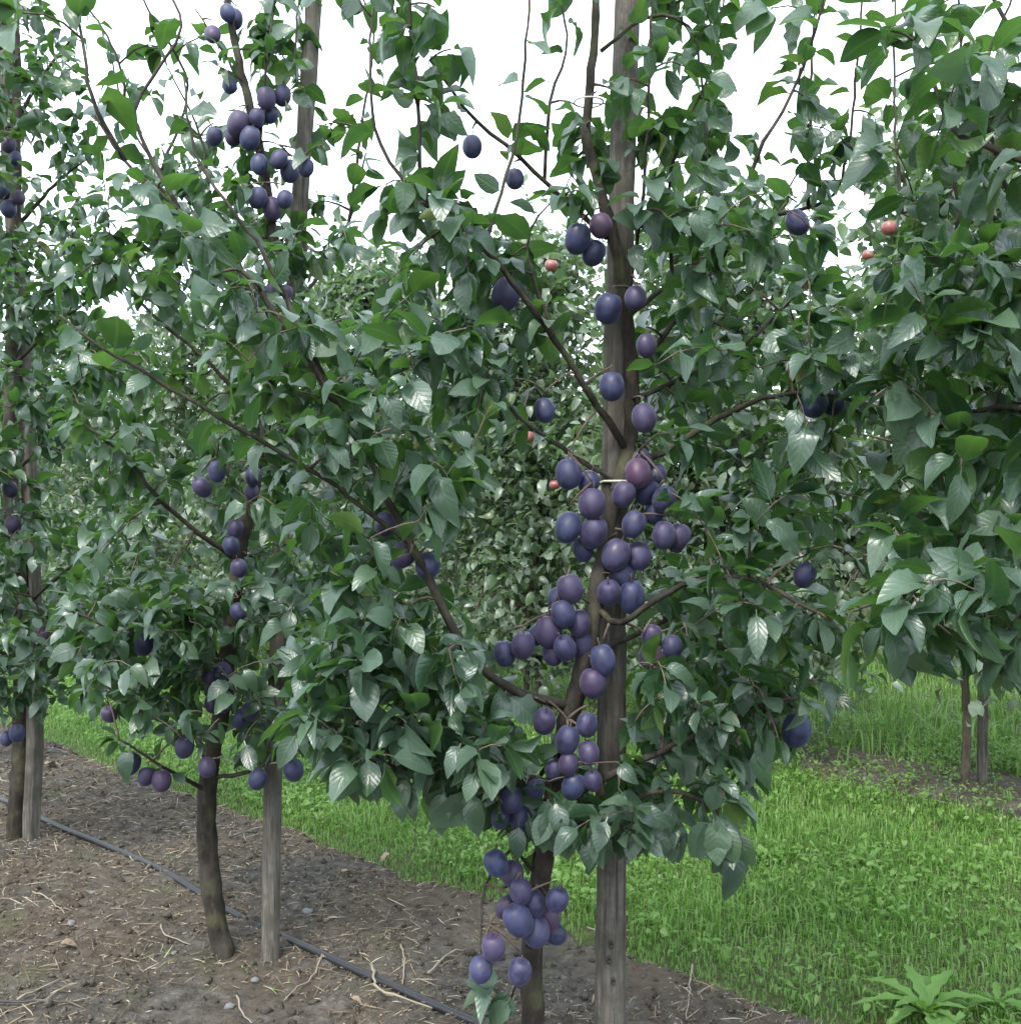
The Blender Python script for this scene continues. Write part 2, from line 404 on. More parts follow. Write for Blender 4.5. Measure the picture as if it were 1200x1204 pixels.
MID = [leaf_shape(4, 0.285, 0.22, 0.28, 0.022, 0, True, 0.3, 1), leaf_shape(4, 0.265, 0.42, 0.12, 0.03, 0, True, -0.4, 2),
       leaf_shape(4, 0.305, 0.12, 0.42, 0.03, 0, True, 0.5, 3), leaf_shape(4, 0.255, 0.32, 0.5, 0.03, 0, True, -0.2, 4)]
LOW = [leaf_shape(2, 0.30, 0.3, 0.25, 0.02, 0, False, 0.2, 1), leaf_shape(2, 0.30, 0.5, 0.5, 0.03, 0, False, -0.3, 2)]
HIME = {}
def frames(dirs, ups):
    d = dirs / (np.linalg.norm(dirs, axis=1)[:, None] + 1e-9)
    y = np.cross(ups, d); y /= np.linalg.norm(y, axis=1)[:, None] + 1e-9
    z = np.cross(d, y)
    return np.stack([d, y, z], -1)                     # columns
def leaf_mass(pos, fr, size, shapes, name, rnds):
    which = rng.integers(0, len(shapes), len(pos))
    VV, FF, UU, RR, base = [], [], [], [], 0
    for k, (V, Fc, UV) in enumerate(shapes):
        m = which == k
        if not m.any(): continue
        n = m.sum()
        wv = np.ones((n, 3)); wv[:, 1] = rng.uniform(0.78, 1.2, n); wv[:, 2] = rng.uniform(0.5, 1.7, n)
        v = np.einsum('nij,nkj->nki', fr[m], V[None] * wv[:, None, :]) * size[m][:, None, None] + pos[m][:, None, :]
        f = Fc[None] + (np.arange(n) * len(V))[:, None, None] + base
        VV.append(v.reshape(-1, 3)); FF.append(f.reshape(-1, 3)); UU.append(np.tile(UV, (n, 1))); RR.append(np.repeat(rnds[m], len(V)))
        base += n * len(V)
    return mesh_from(np.vstack(VV), np.vstack(FF), name, True, np.vstack(UU), np.concatenate(RR))
def visible_first(pos, size):
    """order leaves by the size they show at from where the picture is taken, hidden ones last"""
    px, py = proj(pos); Y = pos[:, 1]
    cell = 16
    key = (np.floor(px / cell) * 1000 + np.floor(py / cell)).astype(np.int64)
    o = np.argsort(Y); seen = {}
    rank = np.zeros(len(pos))
    for i in o:
        c = seen.get(key[i], 0); seen[key[i]] = c + 1; rank[i] = c
    inside = (px > -20) & (px < 1220) & (py > -20) & (py < 1224) & (Y > 0.3)
    return np.argsort(-(size / np.maximum(Y, 0.3)) * (0.6 ** np.minimum(rank, 4)) * np.where(inside, 1, 0.01)), inside
def plant_leaves(root, pos, dirs, ups, size, n_obj, mat, shapes=MID, hi=HI, tagname='plum'):
    pos = np.asarray(pos); fr = frames(np.asarray(dirs), np.asarray(ups)); size = np.asarray(size)
    order, inside = visible_first(pos, size)
    order_in = [i for i in order if inside[i]][:n_obj]
    chosen = np.zeros(len(pos), bool); chosen[order_in] = True
    if tagname not in HIME:
        HIME[tagname] = [mesh_from(V, Fc, 'leaf', True, UV) for V, Fc, UV in hi]
        for me in HIME[tagname]: me.materials.append(mat)
    loc = np.array(root.location)
    for i in order_in:
        o = bpy.data.objects.new('leaf', HIME[tagname][int(rng.integers(len(hi)))]); COL.objects.link(o)
        A = np.eye(4); A[:3, :3] = fr[i] * size[i] * np.array([1, rng.uniform(0.78, 1.2), rng.uniform(0.5, 1.7)]); A[:3, 3] = pos[i] - loc
        o.matrix_world = Matrix(A.tolist()); o.parent = root
    rest = ~chosen
    if rest.any():
        me = leaf_mass(pos[rest] - loc, fr[rest], size[rest], shapes, 'foliage', rng.random(rest.sum()))
        link('foliage', me, mat, root, kind='stuff')

# ------------------------------------------------------------------ fruit table, from the photograph: (px, py, width in px)
CL = []     # (phrase, tree depth function key, list of plums)
def cluster(phrase, depth, lst): CL.append((phrase, depth, lst))
cluster('in the pair-and-one cluster high on the near stake', 1.92, [(706, 265, 26), (679, 280, 31), (698, 297, 27)])
cluster('strung along the near stake above its string tie', 1.93, [(715, 362, 31), (747, 350, 27), (760, 406, 27), (719, 454, 29), (757, 491, 29)])
cluster('in the upper ring of fruit around the near stake tie', 1.92, [(668, 557, 31), (692, 567, 27), (750, 556, 31), (755, 540, 24), (733, 581, 29), (760, 578, 28), (781, 586, 27), (772, 558, 25), (769, 603, 24)])
cluster('in the left bunch just below the near stake tie', 1.91, [(696, 592, 32), (668, 620, 31), (698, 626, 33), (685, 645, 26)])
cluster('in the right bunch halfway up the nearest trunk', 1.91, [(724, 652, 33), (751, 653, 31), (745, 616, 29), (732, 674, 29), (716, 697, 29), (743, 702, 33)])
cluster('in the small pair right of the middle bunch', 1.93, [(780, 629, 30), (797, 632, 30)])
cluster('in the big bunch left of the leaning near trunk', 1.88, [(662, 721, 31), (645, 742, 33), (670, 692, 33), (680, 732, 29), (685, 756, 34), (664, 762, 28), (634, 745, 28), (650, 768, 24), (655, 703, 24)])
cluster('in the reddish pair left of the big bunch', 1.87, [(615, 759, 29), (593, 768, 29)])
cluster('hanging between near trunk and stake under the big bunch', 1.88, [(709, 776, 31), (697, 803, 31)])
cluster('in the shaded trio right of the near stake', 1.93, [(765, 773, 28), (766, 748, 25), (790, 760, 26)])
cluster('on the lower near trunk above the leaf skirt', 1.86, [(667, 870, 31), (640, 848, 28), (690, 852, 28), (668, 898, 27), (674, 924, 28), (692, 885, 26), (652, 905, 24), (697, 918, 22)])
cluster('in the dark bunch inside the leaf skirt', 1.86, [(600, 940, 30), (612, 962, 28), (628, 925, 26), (588, 962, 24)])
cluster('in the lowest large bunch on the near trunk', 1.84, [(609, 1082, 33), (630, 1095, 33), (643, 1079, 31), (596, 1067, 29), (612, 1048, 29), (602, 1027, 27), (583, 1015, 29), (655, 1058, 27), (652, 1098, 27), (628, 1062, 26)])
cluster('dangling in the trio nearest the ground', 1.80, [(580, 1114, 29), (565, 1140, 29), (611, 1143, 29)])
cluster('scattered alone among the upper leaves of the nearest tree', 1.90, [(555, 172, 24), (595, 345, 33), (605, 210, 23), (640, 482, 25), (937, 261, 29)])
cluster('in the pair by the right-hand branch of the nearest tree', 1.86, [(957, 472, 31), (979, 473, 29)])
cluster('alone low on the right side of the nearest tree', 1.84, [(946, 676, 27), (936, 858, 34)])
cluster('on the long left limb of the nearest tree', 1.78, [(453, 616, 27), (474, 652, 29), (503, 665, 29)])
T2 = 'of the slim second tree'
cluster('at the very top of the leader ' + T2, 2.62, [(268, 15, 19), (250, 40, 20), (276, 22, 20)])
cluster('in the round topmost bunch ' + T2, 2.60, [(280, 145, 26), (313, 115, 23), (332, 112, 22), (302, 138, 20), (318, 134, 20), (252, 160, 20), (294, 162, 23), (274, 160, 20), (270, 100, 18)])
cluster('in the second bunch from the top ' + T2, 2.60, [(305, 193, 22), (328, 187, 21), (341, 201, 24), (360, 197, 19), (303, 232, 22), (320, 245, 23), (335, 234, 20)])
cluster('in the shaded bunch at upper middle ' + T2, 2.62, [(305, 355, 20), (320, 343, 20), (335, 345, 19), (317, 364, 20)])
cluster('in the pinkish pair left of the leader ' + T2, 2.5, [(255, 554, 21), (237, 573, 22)])
cluster('in the mid-height string on the leader ' + T2, 2.58, [(298, 560, 20), (296, 578, 19), (277, 621, 19), (272, 641, 21), (281, 668, 20), (280, 719, 19)])
cluster('in the bunch atop the bare trunk ' + T2, 2.60, [(263, 825, 23), (262, 790, 21), (295, 835, 21), (283, 846, 22), (247, 797, 18), (249, 828, 19)])
cluster('among the lowest hanging fruit ' + T2, 2.58, [(217, 878, 24), (243, 902, 22), (152, 898, 25), (172, 913, 19), (190, 918, 22), (128, 840, 20), (168, 757, 24)])
cluster('beside the lower stake ' + T2, 2.60, [(303, 916, 24), (345, 905, 24)])
cluster('at the upper left picture edge on the third tree', 3.5, [(10, 170, 17), (18, 186, 16), (4, 225, 18), (10, 245, 18), (22, 232, 16)])
cluster('at the middle left picture edge on the third tree', 3.45, [(12, 575, 19), (15, 617, 19), (50, 745, 17), (20, 862, 18), (8, 868, 17)])
PLUMS = []          # phrase, pos, radius
for ci, (ph, dep, lst) in enumerate(CL):
    mine = []
    for (x, y, w) in lst:
        r = 0.5 * w * dep / F
        Y = dep - 0.01 * R.random() - 0.012
        for _ in range(14):
            c = at(x, y, Y)
            if all(np.linalg.norm(c - q[1]) > 0.93 * (r + q[2]) for q in PLUMS[-40:] + mine): break
            Y += 0.012
        mine.append([ci, at(x, y, Y), 0.5 * w * Y / F])
    PLUMS += mine
PC = np.array([p[1] for p in PLUMS]); PRAD = np.array([p[2] for p in PLUMS])
PPX, PPY = proj(PC)
KEEP = [  # stretches of stake / trunk that stay clear of leaves: (x0, y0, x1, y1, half width px, depth)
    (728, 330, 720, 600, 13, 2.0), (718, 800, 719, 870, 18, 2.0), (720, 1040, 716, 1204, 26, 2.0), (628, 1100, 625, 1204, 20, 1.95), 
    (705, 640, 665, 850, 18, 1.95), (318, 920, 318, 1130, 16, 2.6), (245, 900, 258, 1110, 18, 2.7), (366, 20, 350, 250, 11, 2.55), (22, 890, 20, 980, 14, 3.6), (38, 870, 38, 980, 16, 3.6), (694, 170, 700, 20, 10, 1.98)]
def thin_out(pos, size, keep_prob=0.10):
    """no leaves grow in front of the fruit spurs and the bare wood (the photo shows these open)"""
    px, py = proj(pos); Y = pos[:, 1]
    ls = 0.45 * size * F / np.maximum(Y, .3)
    ok = np.ones(len(pos), bool)
    for (x, y, d, r) in zip(PPX, PPY, PC[:, 1], PRAD):
        ok &= ~((np.hypot(px - x, py - y) < r * F / d + 0.62 * ls) & (Y < d + 0.03))
    for (x0, y0, x1, y1, hw, d) in KEEP:
        t = np.clip(((px - x0) * (x1 - x0) + (py - y0) * (y1 - y0)) / ((x1 - x0) ** 2 + (y1 - y0) ** 2), 0, 1)
        ok &= ~((np.hypot(px - x0 - t * (x1 - x0), py - y0 - t * (y1 - y0)) < hw + 0.5 * ls) & (Y < d + 0.03))
    return ok | (rng.random(len(pos)) < keep_prob)

# ------------------------------------------------------------------ plum trees
def in_poly(px, py, poly):
    poly = np.asarray(poly, float); c = False; j = len(poly) - 1
    for i in range(len(poly)):
        if (poly[i][1] > py) != (poly[j][1] > py) and px < (poly[j][0] - poly[i][0]) * (py - poly[i][1]) / (poly[j][1] - poly[i][1]) + poly[i][0]: c = not c
        j = i
    return c
class Tree:
    def __init__(s, base, label, group='plum trees of the near row', lsize=0.075, cat='plum tree', name='plum_tree'):
        s.root = empty(name, base, label=label, cat=cat, group=group)
        s.base = np.array(base, float); s.sk = []; s.skr = []; s.tw = Geo(); s.L = []; s.ls = lsize
        s.axis = None
    def limb(s, pts, r0, r1, name='branch', leafy=0.0, mat='bark', sides=9, wob=0.06, taper=1.0, size=None):
        pts = np.asarray(pts, float)
        if name == 'branch': r0 *= 0.8
        rad = r0 + (r1 - r0) * np.linspace(0, 1, len(pts)) ** taper
        p, r = smooth_line(pts, rad)
        if wob: p[1:-1] += rng.standard_normal((len(p) - 2, 3)) * 0.0012
        g = Geo(); g.tube(p - s.base, r, sides, wob)
        link(name, g.mesh(name), M[mat], s.root)
        s.sk += list(p); s.skr += list(r)
        if leafy: s.leaf_along(p, leafy, size=size)
        elif name == 'branch' and mat == 'bark':
            s.leaf_along(p, 0.035, size=size, start=0.45); s.tip(p[-1], (p[-1] - p[-3]) / (np.linalg.norm(p[-1] - p[-3]) + 1e-9), 4, size)
        return p
    def leaf_at(s, q, d, up=None, size=None):
        up = np.array([0, 0, 1.0]) + 0.55 * rng.standard_normal(3) if up is None else up
        s.L.append((q, d, up, (size or s.ls) * float(np.clip(rng.normal(1, 0.2), 0.5, 1.4))))
    def leaf_along(s, p, step, size=None, droop=0.35, start=0.1):
        T = np.gradient(p, axis=0); T /= np.linalg.norm(T, axis=1)[:, None] + 1e-9
        acc = 0.0; ln = np.linalg.norm(np.diff(p, axis=0), axis=1); tot = ln.sum(); run = 0
        ang = rng.random() * 6
        for i in range(len(p) - 1):
            acc += ln[i]; run += ln[i]
            if run < start * tot: acc = 0; continue
            while acc > step * 0.72:
                acc -= 0.72 * step * (0.25 + 1.5 * rng.random()); ang += 2.4 + 0.5 * rng.standard_normal()
                a = np.cross(T[i], [0.2, 0.1, 1]); a /= np.linalg.norm(a) + 1e-9; b = np.cross(T[i], a)
                d = 0.45 * T[i] + math.cos(ang) * a + math.sin(ang) * b + 0.35 * rng.standard_normal(3); d[2] -= droop
                s.leaf_at(p[i] + rng.standard_normal(3) * 0.003, d, size=size)
    def tip(s, q, T, n, size=None, droop=0.4):
        for _ in range(n):
            d = 0.6 * T + 0.8 * rng.standard_normal(3); d[2] -= droop
            s.leaf_at(q, d, size=size)
    def grow(s, attr, leaf_step=0.020, maxlen=0.30, droop=0.4, size=None, r0=0.0032, tipn=3):
        attr = [np.asarray(a) for a in attr]
        sk = np.array(s.sk)
        ds = [np.min(np.linalg.norm(sk - a, axis=1)) for a in attr]
        for i in np.argsort(ds):
            a = attr[i]; sk = np.array(s.sk)
            dd = np.linalg.norm(sk - a, axis=1) + 0.5 * np.maximum(0, sk[:, 2] - a[2] - 0.05)
            j = int(np.argmin(dd)); q = sk[j]; v = a - q; ln = np.linalg.norm(v)
            if ln < 0.012: s.tip(a, np.array([0, 0, 1.0]), tipn, size, droop); continue
            n = max(4, int(ln / 0.03)); t = np.linspace(0, 1, n)[:, None]
            arch = np.array([0, 0, 1.0]) * 0.18 * ln + rng.standard_normal(3) * 0.06 * ln
            p = q + v * t + arch * (4 * t * (1 - t)) * 0.6
            ra = np.linspace(min(r0 + 0.006 * ln, s.skr[j] * 0.9), 0.0013, n)
            s.tw.tube(p - s.base, ra, 5, 0)
            s.sk += list(p[1:]); s.skr += list(ra[1:])
            s.leaf_along(p, leaf_step, size, droop, start=max(0.0, 1 - maxlen / max(ln, 1e-6)))
            s.tip(a, v / ln, int(rng.integers(tipn - 1, tipn + 2)), size, droop)
    def region(s, poly, count, d0, d1):
        poly = np.asarray(poly, float); out = []; count = int(count * 1.45)
        lo, hi = poly.min(0), poly.max(0)
        cand = []
        while len(out) < count:
            x, y = lo + (hi - lo) * rng.random(2)
            if not in_poly(x, y, poly): continue
            c = at(x, y, d0 + (d1 - d0) * rng.random())
            if c[2] < 0.16: continue
            if any(np.linalg.norm(c - q) < 0.045 for q in out) and rng.random() < 0.8: continue
            out.append(c)
        return out
    def ellipsoid(s, centre, rad, count, zmin=0.35):
        out = []
        while len(out) < count:
            v = rng.standard_normal(3); v /= np.linalg.norm(v); v *= rng.random() ** 0.4
            c = np.asarray(centre) + v * np.asarray(rad)
            if c[2] > zmin: out.append(c)
        return out
    def fruit_spurs(s, ids):
        for i in ids:
            ci, c, r = PLUMS[i]
            sk = np.array(s.sk); top = c + np.array([0, 0, r * 1.02 + 0.012])
            j = int(np.argmin(np.linalg.norm(sk - top, axis=1))); q = sk[j]
            t = np.linspace(0, 1, 5)[:, None]; p = q + (top - q) * t + np.array([0, 0, 0.25 * np.linalg.norm(top - q)]) * t * (1 - t)
            s.tw.tube(p - s.base, np.linspace(0.0028, 0.0014, 5), 5, 0)
            if np.linalg.norm(top - q) > 0.05:
                s.sk += list(p[2:]); s.skr += [0.002] * 3
    def finish(s, n_obj=300, mat='plum_leaf', shapes=MID, thin=True):
        if s.tw.n: link('twigs', s.tw.mesh('twigs'), M['twig'], s.root, kind='stuff')
        pos = np.array([l[0] for l in s.L]); dirs = np.array([l[1] for l in s.L]); ups = np.array([l[2] for l in s.L]); size = np.array([l[3] for l in s.L])
        if thin:
            mid = pos + 0.6 * size[:, None] * dirs / (np.linalg.norm(dirs, axis=1)[:, None] + 1e-9)
            k = thin_out(mid, size)
            k &= (pos[:, 1] > 0.75)
            pos, dirs, ups, size = pos[k], dirs[k], ups[k], size[k]
        plant_leaves(s.root, pos, dirs, ups, size, n_obj, M[mat], shapes)
        return len(pos)
def shoot(T, pts, r0, r1, st, size):
    pts = [list(p) for p in pts]
    for k in range(1, len(pts)):
        pts[k][0] += R.uniform(-30, 30); pts[k][2] += R.uniform(-0.05, 0.05)
    p = T.limb(line(pts), r0, r1, 'shoot', st, size=size)
    n = len(p); side = []
    for k in range(1 + R.randrange(2)):
        q = p[int(n * (0.2 + 0.25 * k + 0.1 * R.random()))]
        side.append(q + np.array([R.choice((-1, 1)) * R.uniform(0.05, 0.12), R.uniform(-0.06, 0.06), R.uniform(0.03, 0.12)]))
    T.grow(side, leaf_step=0.028, size=size)
def line(lst, Y0=None): return [at(*p) if len(p) == 3 else at(p[0], p[1], Y0) for p in lst]

# --- nearest plum tree
t1b = np.array([0.05, 1.94, 0.0])
T1 = Tree(t1b, 'nearest plum tree, crooked leader tied to the stake in the middle', lsize=0.052)
base1 = [t1b + np.array([0, 0, -0.06]), t1b + np.array([-0.005, 0, 0.1])]
T1.limb(base1 + line([(625, 1110, 1.93), (648, 960, 1.92), (666, 850, 1.91), (690, 770, 1.91), (707, 660, 1.93), (722, 590, 1.955), (741, 520, 1.985), (742, 440, 1.985), (736, 370, 1.97), (724, 295, 1.955), (706, 225, 1.95), (690, 165, 1.96), (693, 100, 1.97), (700, 20, 1.97), (703, -80, 1.97), (706, -240, 1.99)]),
        0.023, 0.006, 'trunk', taper=0.7, sides=12, wob=0.07)
T1.limb(line([(736, 528, 1.98), (704, 480, 1.95), (687, 452, 1.92), (652, 399, 1.88), (613, 346, 1.84), (568, 290, 1.80), (500, 240, 1.76)]), 0.0085, 0.004)
T1.limb(line([(568, 290, 1.80), (590, 227, 1.80), (610, 140, 1.80), (617, 70, 1.79), (622, -10, 1.78), (626, -90, 1.78)]), 0.0034, 0.0016, 'shoot', 0.055)
T1.limb(line([(505, 245, 1.76), (494, 196, 1.75), (491, 105, 1.74), (484, 52, 1.74), (482, -20, 1.73), (478, -110, 1.72)]), 0.004, 0.0017, 'shoot', 0.030)
T1.limb(line([(714, 280, 1.95), (660, 232, 1.92), (628, 200, 1.88), (561, 143, 1.84), (535, 112, 1.82), (505, 70, 1.80)]), 0.0062, 0.002, 'branch', 0.05)
T1.limb(line([(742, 545, 1.98), (780, 530, 1.96), (860, 484, 1.90), (930, 462, 1.84), (1000, 470, 1.78)]), 0.009, 0.003)
T1.limb(line([(742, 440, 1.985), (800, 370, 1.95), (850, 300, 1.90), (881, 210, 1.86), (899, 165, 1.84), (920, 130, 1.83), (944, 80, 1.82), (965, 10, 1.80), (975, -50, 1.80)]), 0.007, 0.0016, 'branch', 0.055)
T1.limb(line([(736, 372, 1.97), (790, 330, 2.02), (860, 270, 2.08), (960, 240, 2.10), (990, 210, 2.08), (1002, 130, 2.06), (1014, 0, 2.04), (1018, -60, 2.03)]), 0.006, 0.0016, 'branch', 0.05)
T1.limb(line([(706, 60, 1.97), (760, 20, 1.95), (810, 30, 1.92), (824, 90, 1.9), (832, 200, 1.9)]), 0.004, 0.0014, 'shoot', 0.028)
T1.limb(line([(700, 715, 1.925), (732, 732, 1.86), (802, 687, 1.80), (880, 680, 1.74), (960, 720, 1.70)]), 0.008, 0.003)
T1.limb(line([(672, 830, 1.91), (610, 815, 1.85), (550, 766, 1.79), (484, 641, 1.74), (452, 582, 1.72), (428, 530, 1.71), (343, 395, 1.69), (280, 315, 1.68), (210, 245, 1.67), (147, 189, 1.66), (112, 137, 1.66)]), 0.0105, 0.0018, 'branch', 0.042)
T1.limb(line([(400, 480, 1.705), (315, 308, 1.74), (290, 270, 1.75), (241, 203, 1.76), (224, 154, 1.76), (216, 90, 1.76)]), 0.0045, 0.0016, 'branch', 0.06)
T1.limb(line([(484, 641, 1.74), (380, 562, 1.68), (259, 491, 1.62), (182, 445, 1.60), (115, 407, 1.58), (70, 370, 1.57)]), 0.005, 0.0018, 'branch', 0.045)
T1.limb(line([(655, 930, 1.92), (600, 900, 1.86), (520, 880, 1.80), (440, 860, 1.76), (370, 850, 1.74)]), 0.009, 0.003)
T1.limb(line([(652, 950, 1.92), (740, 900, 1.86), (830, 860, 1.80), (900, 830, 1.76), (940, 820, 1.74)]), 0.009, 0.003)
T1.limb(line([(645, 975, 1.92), (700, 960, 1.88), (780, 930, 1.84), (840, 950, 1.82), (860, 985, 1.82)]), 0.007, 0.003)
T1.limb(line([(727, 565, 1.96), (680, 540, 2.05), (600, 480, 2.15), (540, 400, 2.22)]), 0.007, 0.003)
T1.limb(line([(742, 470, 1.985), (790, 450, 2.1), (880, 400, 2.2), (950, 330, 2.28)]), 0.007, 0.003)
T1.limb(line([(690, 770, 1.91), (760, 740, 2.05), (850, 690, 2.18), (930, 600, 2.25)]), 0.007, 0.003)
T1.limb(line([(632, 1030, 1.925), (600, 1000, 1.89), (570, 1040, 1.85), (567, 1090, 1.83), (566, 1122, 1.825)]), 0.0035, 0.0015, 'shoot')
T1.limb(line([(627, 1120, 1.93), (616, 1112, 1.88), (612, 1140, 1.85), (600, 1175, 1.84)]), 0.0035, 0.002, 'shoot')
a = []
a += T1.region([(640, -60), (850, -60), (850, 120), (835, 260), (660, 240), (655, 100)], 32, 1.8, 2.25)
a += T1.region([(760, 250), (950, 200), (1010, 300), (1010, 560), (1000, 760), (960, 850), (760, 760), (760, 600)], 84, 1.62, 2.3)
a += T1.region([(740, 780), (960, 740), (945, 850), (870, 950), (800, 960), (740, 960)], 46, 1.68, 2.1)
a += T1.region([(570, 880), (740, 890), (740, 985), (630, 985), (570, 940)], 46, 1.76, 2.08)
a += T1.region([(360, 730), (560, 760), (600, 880), (590, 950), (520, 940), (430, 910), (350, 860)], 95, 1.62, 2.1)
a += T1.region([(380, 430), (560, 380), (620, 420), (560, 540), (510, 720), (400, 740), (350, 600)], 62, 1.58, 2.15)
a += T1.region([(180, 190), (330, 330), (470, 470), (380, 540), (230, 380), (140, 220)], 20, 1.58, 1.8)
a += T1.region([(440, 190), (560, 210), (600, 290), (560, 330), (470, 310)], 12, 1.66, 1.95)
a += T1.region([(440, -20), (530, -20), (530, 140), (450, 150)], 7, 1.70, 1.85)
a += T1.region([(430, 290), (640, 310), (640, 380), (440, 400)], 14, 1.75, 2.1)
a += T1.region([(940, 90), (1000, 90), (1010, 230), (920, 240)], 5, 1.8, 2.1)
for pts, st in [([(505, 245, 1.76), (462, 170, 1.76), (443, 60, 1.76), (428, -50, 1.76)], .03), ([(640, 212, 1.9), (655, 120, 1.88), (642, 40, 1.87), (650, -50, 1.86)], .026), 
                ([(790, 330, 2.02), (805, 200, 2.0), (835, 80, 1.98), (852, -50, 1.97)], .026), ([(950, 242, 2.10), (962, 120, 2.1), (985, 20, 2.1), (990, -60, 2.1)], .032),
                ([(147, 189, 1.66), (100, 110, 1.67), (70, 30, 1.68), (60, -50, 1.68)], .045), ([(210, 245, 1.67), (170, 130, 1.7), (185, 30, 1.72), (170, -50, 1.72)], .05), ([(652, 399, 1.88), (610, 290, 1.9), (640, 240, 1.92)], .03), ([(736, 372, 1.97), (770, 250, 1.9), (775, 120, 1.86), (760, 10, 1.85), (765, -60, 1.85)], .024)]:
    shoot(T1, pts, 0.0036, 0.0014, st * 2.5, 0.060)
a += T1.region([(570, 1155), (610, 1150), (620, 1180), (585, 1190)], 2, 1.83, 1.85)
ids1 = [i for i, p in enumerate(PLUMS) if p[0] <= 17]
T1.fruit_spurs(ids1)
T1.grow(a)
for (x, y, d, n_, sz) in [(601, 1166, 1.83, 9, 0.05), (648, 945, 1.80, 10, 0.07), (560, 925, 1.74, 5, 0.06), (840, 960, 1.78, 8, 0.066), (860, 985, 1.82, 6, 0.06), (700, 970, 1.84, 8, 0.056), (745, 965, 1.86, 8, 0.056), (785, 960, 1.84, 8, 0.056), (615, 960, 1.82, 7, 0.056), (525, 925, 1.76, 7, 0.054), (470, 905, 1.74, 7, 0.054), (420, 890, 1.72, 6, 0.054)]:
    for _ in range(n_):
        T1.leaf_at(at(x, y, d) + rng.standard_normal(3) * 0.006, np.array([0.45 * rng.standard_normal(), -0.25 + 0.3 * rng.standard_normal(), -1.0]), np.array([0.3 * rng.standard_normal(), -1.0, 0.5]), sz)
# --- second plum tree
t2b = np.array([-0.702, 2.70, 0.0])
T2_ = Tree(t2b, 'second plum tree, slim trunk bowing left beside a thin pale stake', lsize=0.051)
T2_.limb([t2b + np.array([0.01, 0, -0.05]), t2b + np.array([0, 0, 0.03])] + line([(247, 1040, 2.70), (243, 960, 2.69), (248, 890, 2.68), (262, 830, 2.66), (268, 760, 2.66), (280, 660, 2.65), (300, 560, 2.65), (318, 450, 2.65), (322, 350, 2.64), (318, 250, 2.64), (305, 180, 2.63), (290, 110, 2.63), (272, 30, 2.63), (262, -60, 2.62), (258, -200, 2.62)]),
         0.027, 0.006, 'trunk', taper=1.0, sides=12, wob=0.07)
T2_.limb(line([(243, 930, 2.68), (215, 915, 2.62), (180, 895, 2.56), (140, 870, 2.5)]), 0.007, 0.0025)
T2_.limb(line([(252, 915, 2.68), (300, 905, 2.62), (340, 880, 2.58), (390, 870, 2.55)]), 0.007, 0.003)
T2_.limb(line([(268, 760, 2.66), (200, 730, 2.58), (140, 740, 2.5), (90, 720, 2.45)]), 0.008, 0.003)
T2_.limb(line([(280, 660, 2.65), (200, 600, 2.55), (150, 540, 2.48), (100, 500, 2.42)]), 0.008, 0.003)
T2_.limb(line([(270, 740, 2.66), (340, 690, 2.72), (400, 640, 2.8), (430, 560, 2.85)]), 0.008, 0.003)
T2_.limb(line([(310, 500, 2.65), (250, 430, 2.6), (170, 360, 2.55), (110, 300, 2.5)]), 0.007, 0.0025)
T2_.limb(line([(322, 400, 2.65), (370, 330, 2.7), (410, 260, 2.75), (430, 180, 2.78)]), 0.007, 0.0022)
T2_.limb(line([(318, 280, 2.64), (250, 260, 2.7), (190, 200, 2.76), (150, 140, 2.8), (130, 60, 2.8)]), 0.005, 0.002, 'branch', 0.06)
T2_.limb(line([(300, 160, 2.63), (340, 90, 2.66), (350, 20, 2.7), (352, -60, 2.7)]), 0.004, 0.002)
a2 = []
for pts, st in [([(150, 140, 2.8), (118, 60, 2.8), (90, -40, 2.8)], .03), ([(190, 200, 2.76), (204, 100, 2.76), (196, 0, 2.76), (200, -60, 2.76)], .04), ([(410, 260, 2.75), (400, 140, 2.74), (415, 30, 2.74), (410, -60, 2.74)], .03), ([(250, 260, 2.7), (225, 160, 2.66), (215, 80, 2.64)], .035), ([(305, 180, 2.63), (330, 60, 2.6), (335, -50, 2.6)], .022), ([(290, 110, 2.63), (255, 70, 2.62), (235, 10, 2.62)], .03)]:
    shoot(T2_, pts, 0.0042, 0.0016, st * 2.4, 0.058)
a2 += T2_.region([(100, 320), (250, 250), (420, 270), (430, 500), (420, 700), (90, 700), (70, 480)], 105, 2.35, 3.05)
a2 += T2_.region([(80, 680), (420, 680), (400, 870), (330, 880), (200, 870), (100, 820)], 118, 2.35, 3.0)
a2 += T2_.region([(280, 270), (370, 270), (360, 640), (280, 640)], 30, 2.3, 2.55)
a2 += T2_.region([(240, 40), (360, 0), (390, 160), (400, 280), (270, 300), (220, 180)], 26, 2.5, 2.85)
a2 += T2_.region([(60, 200), (240, 180), (240, 320), (80, 340)], 26, 2.45, 2.95)
a2 += T2_.region([(60, 700), (240, 700), (230, 840), (110, 845)], 32, 2.35, 2.9)
ids2 = [i for i, p in enumerate(PLUMS) if 18 <= p[0] <= 26]
T2_.fruit_spurs(ids2); T2_.grow(a2)
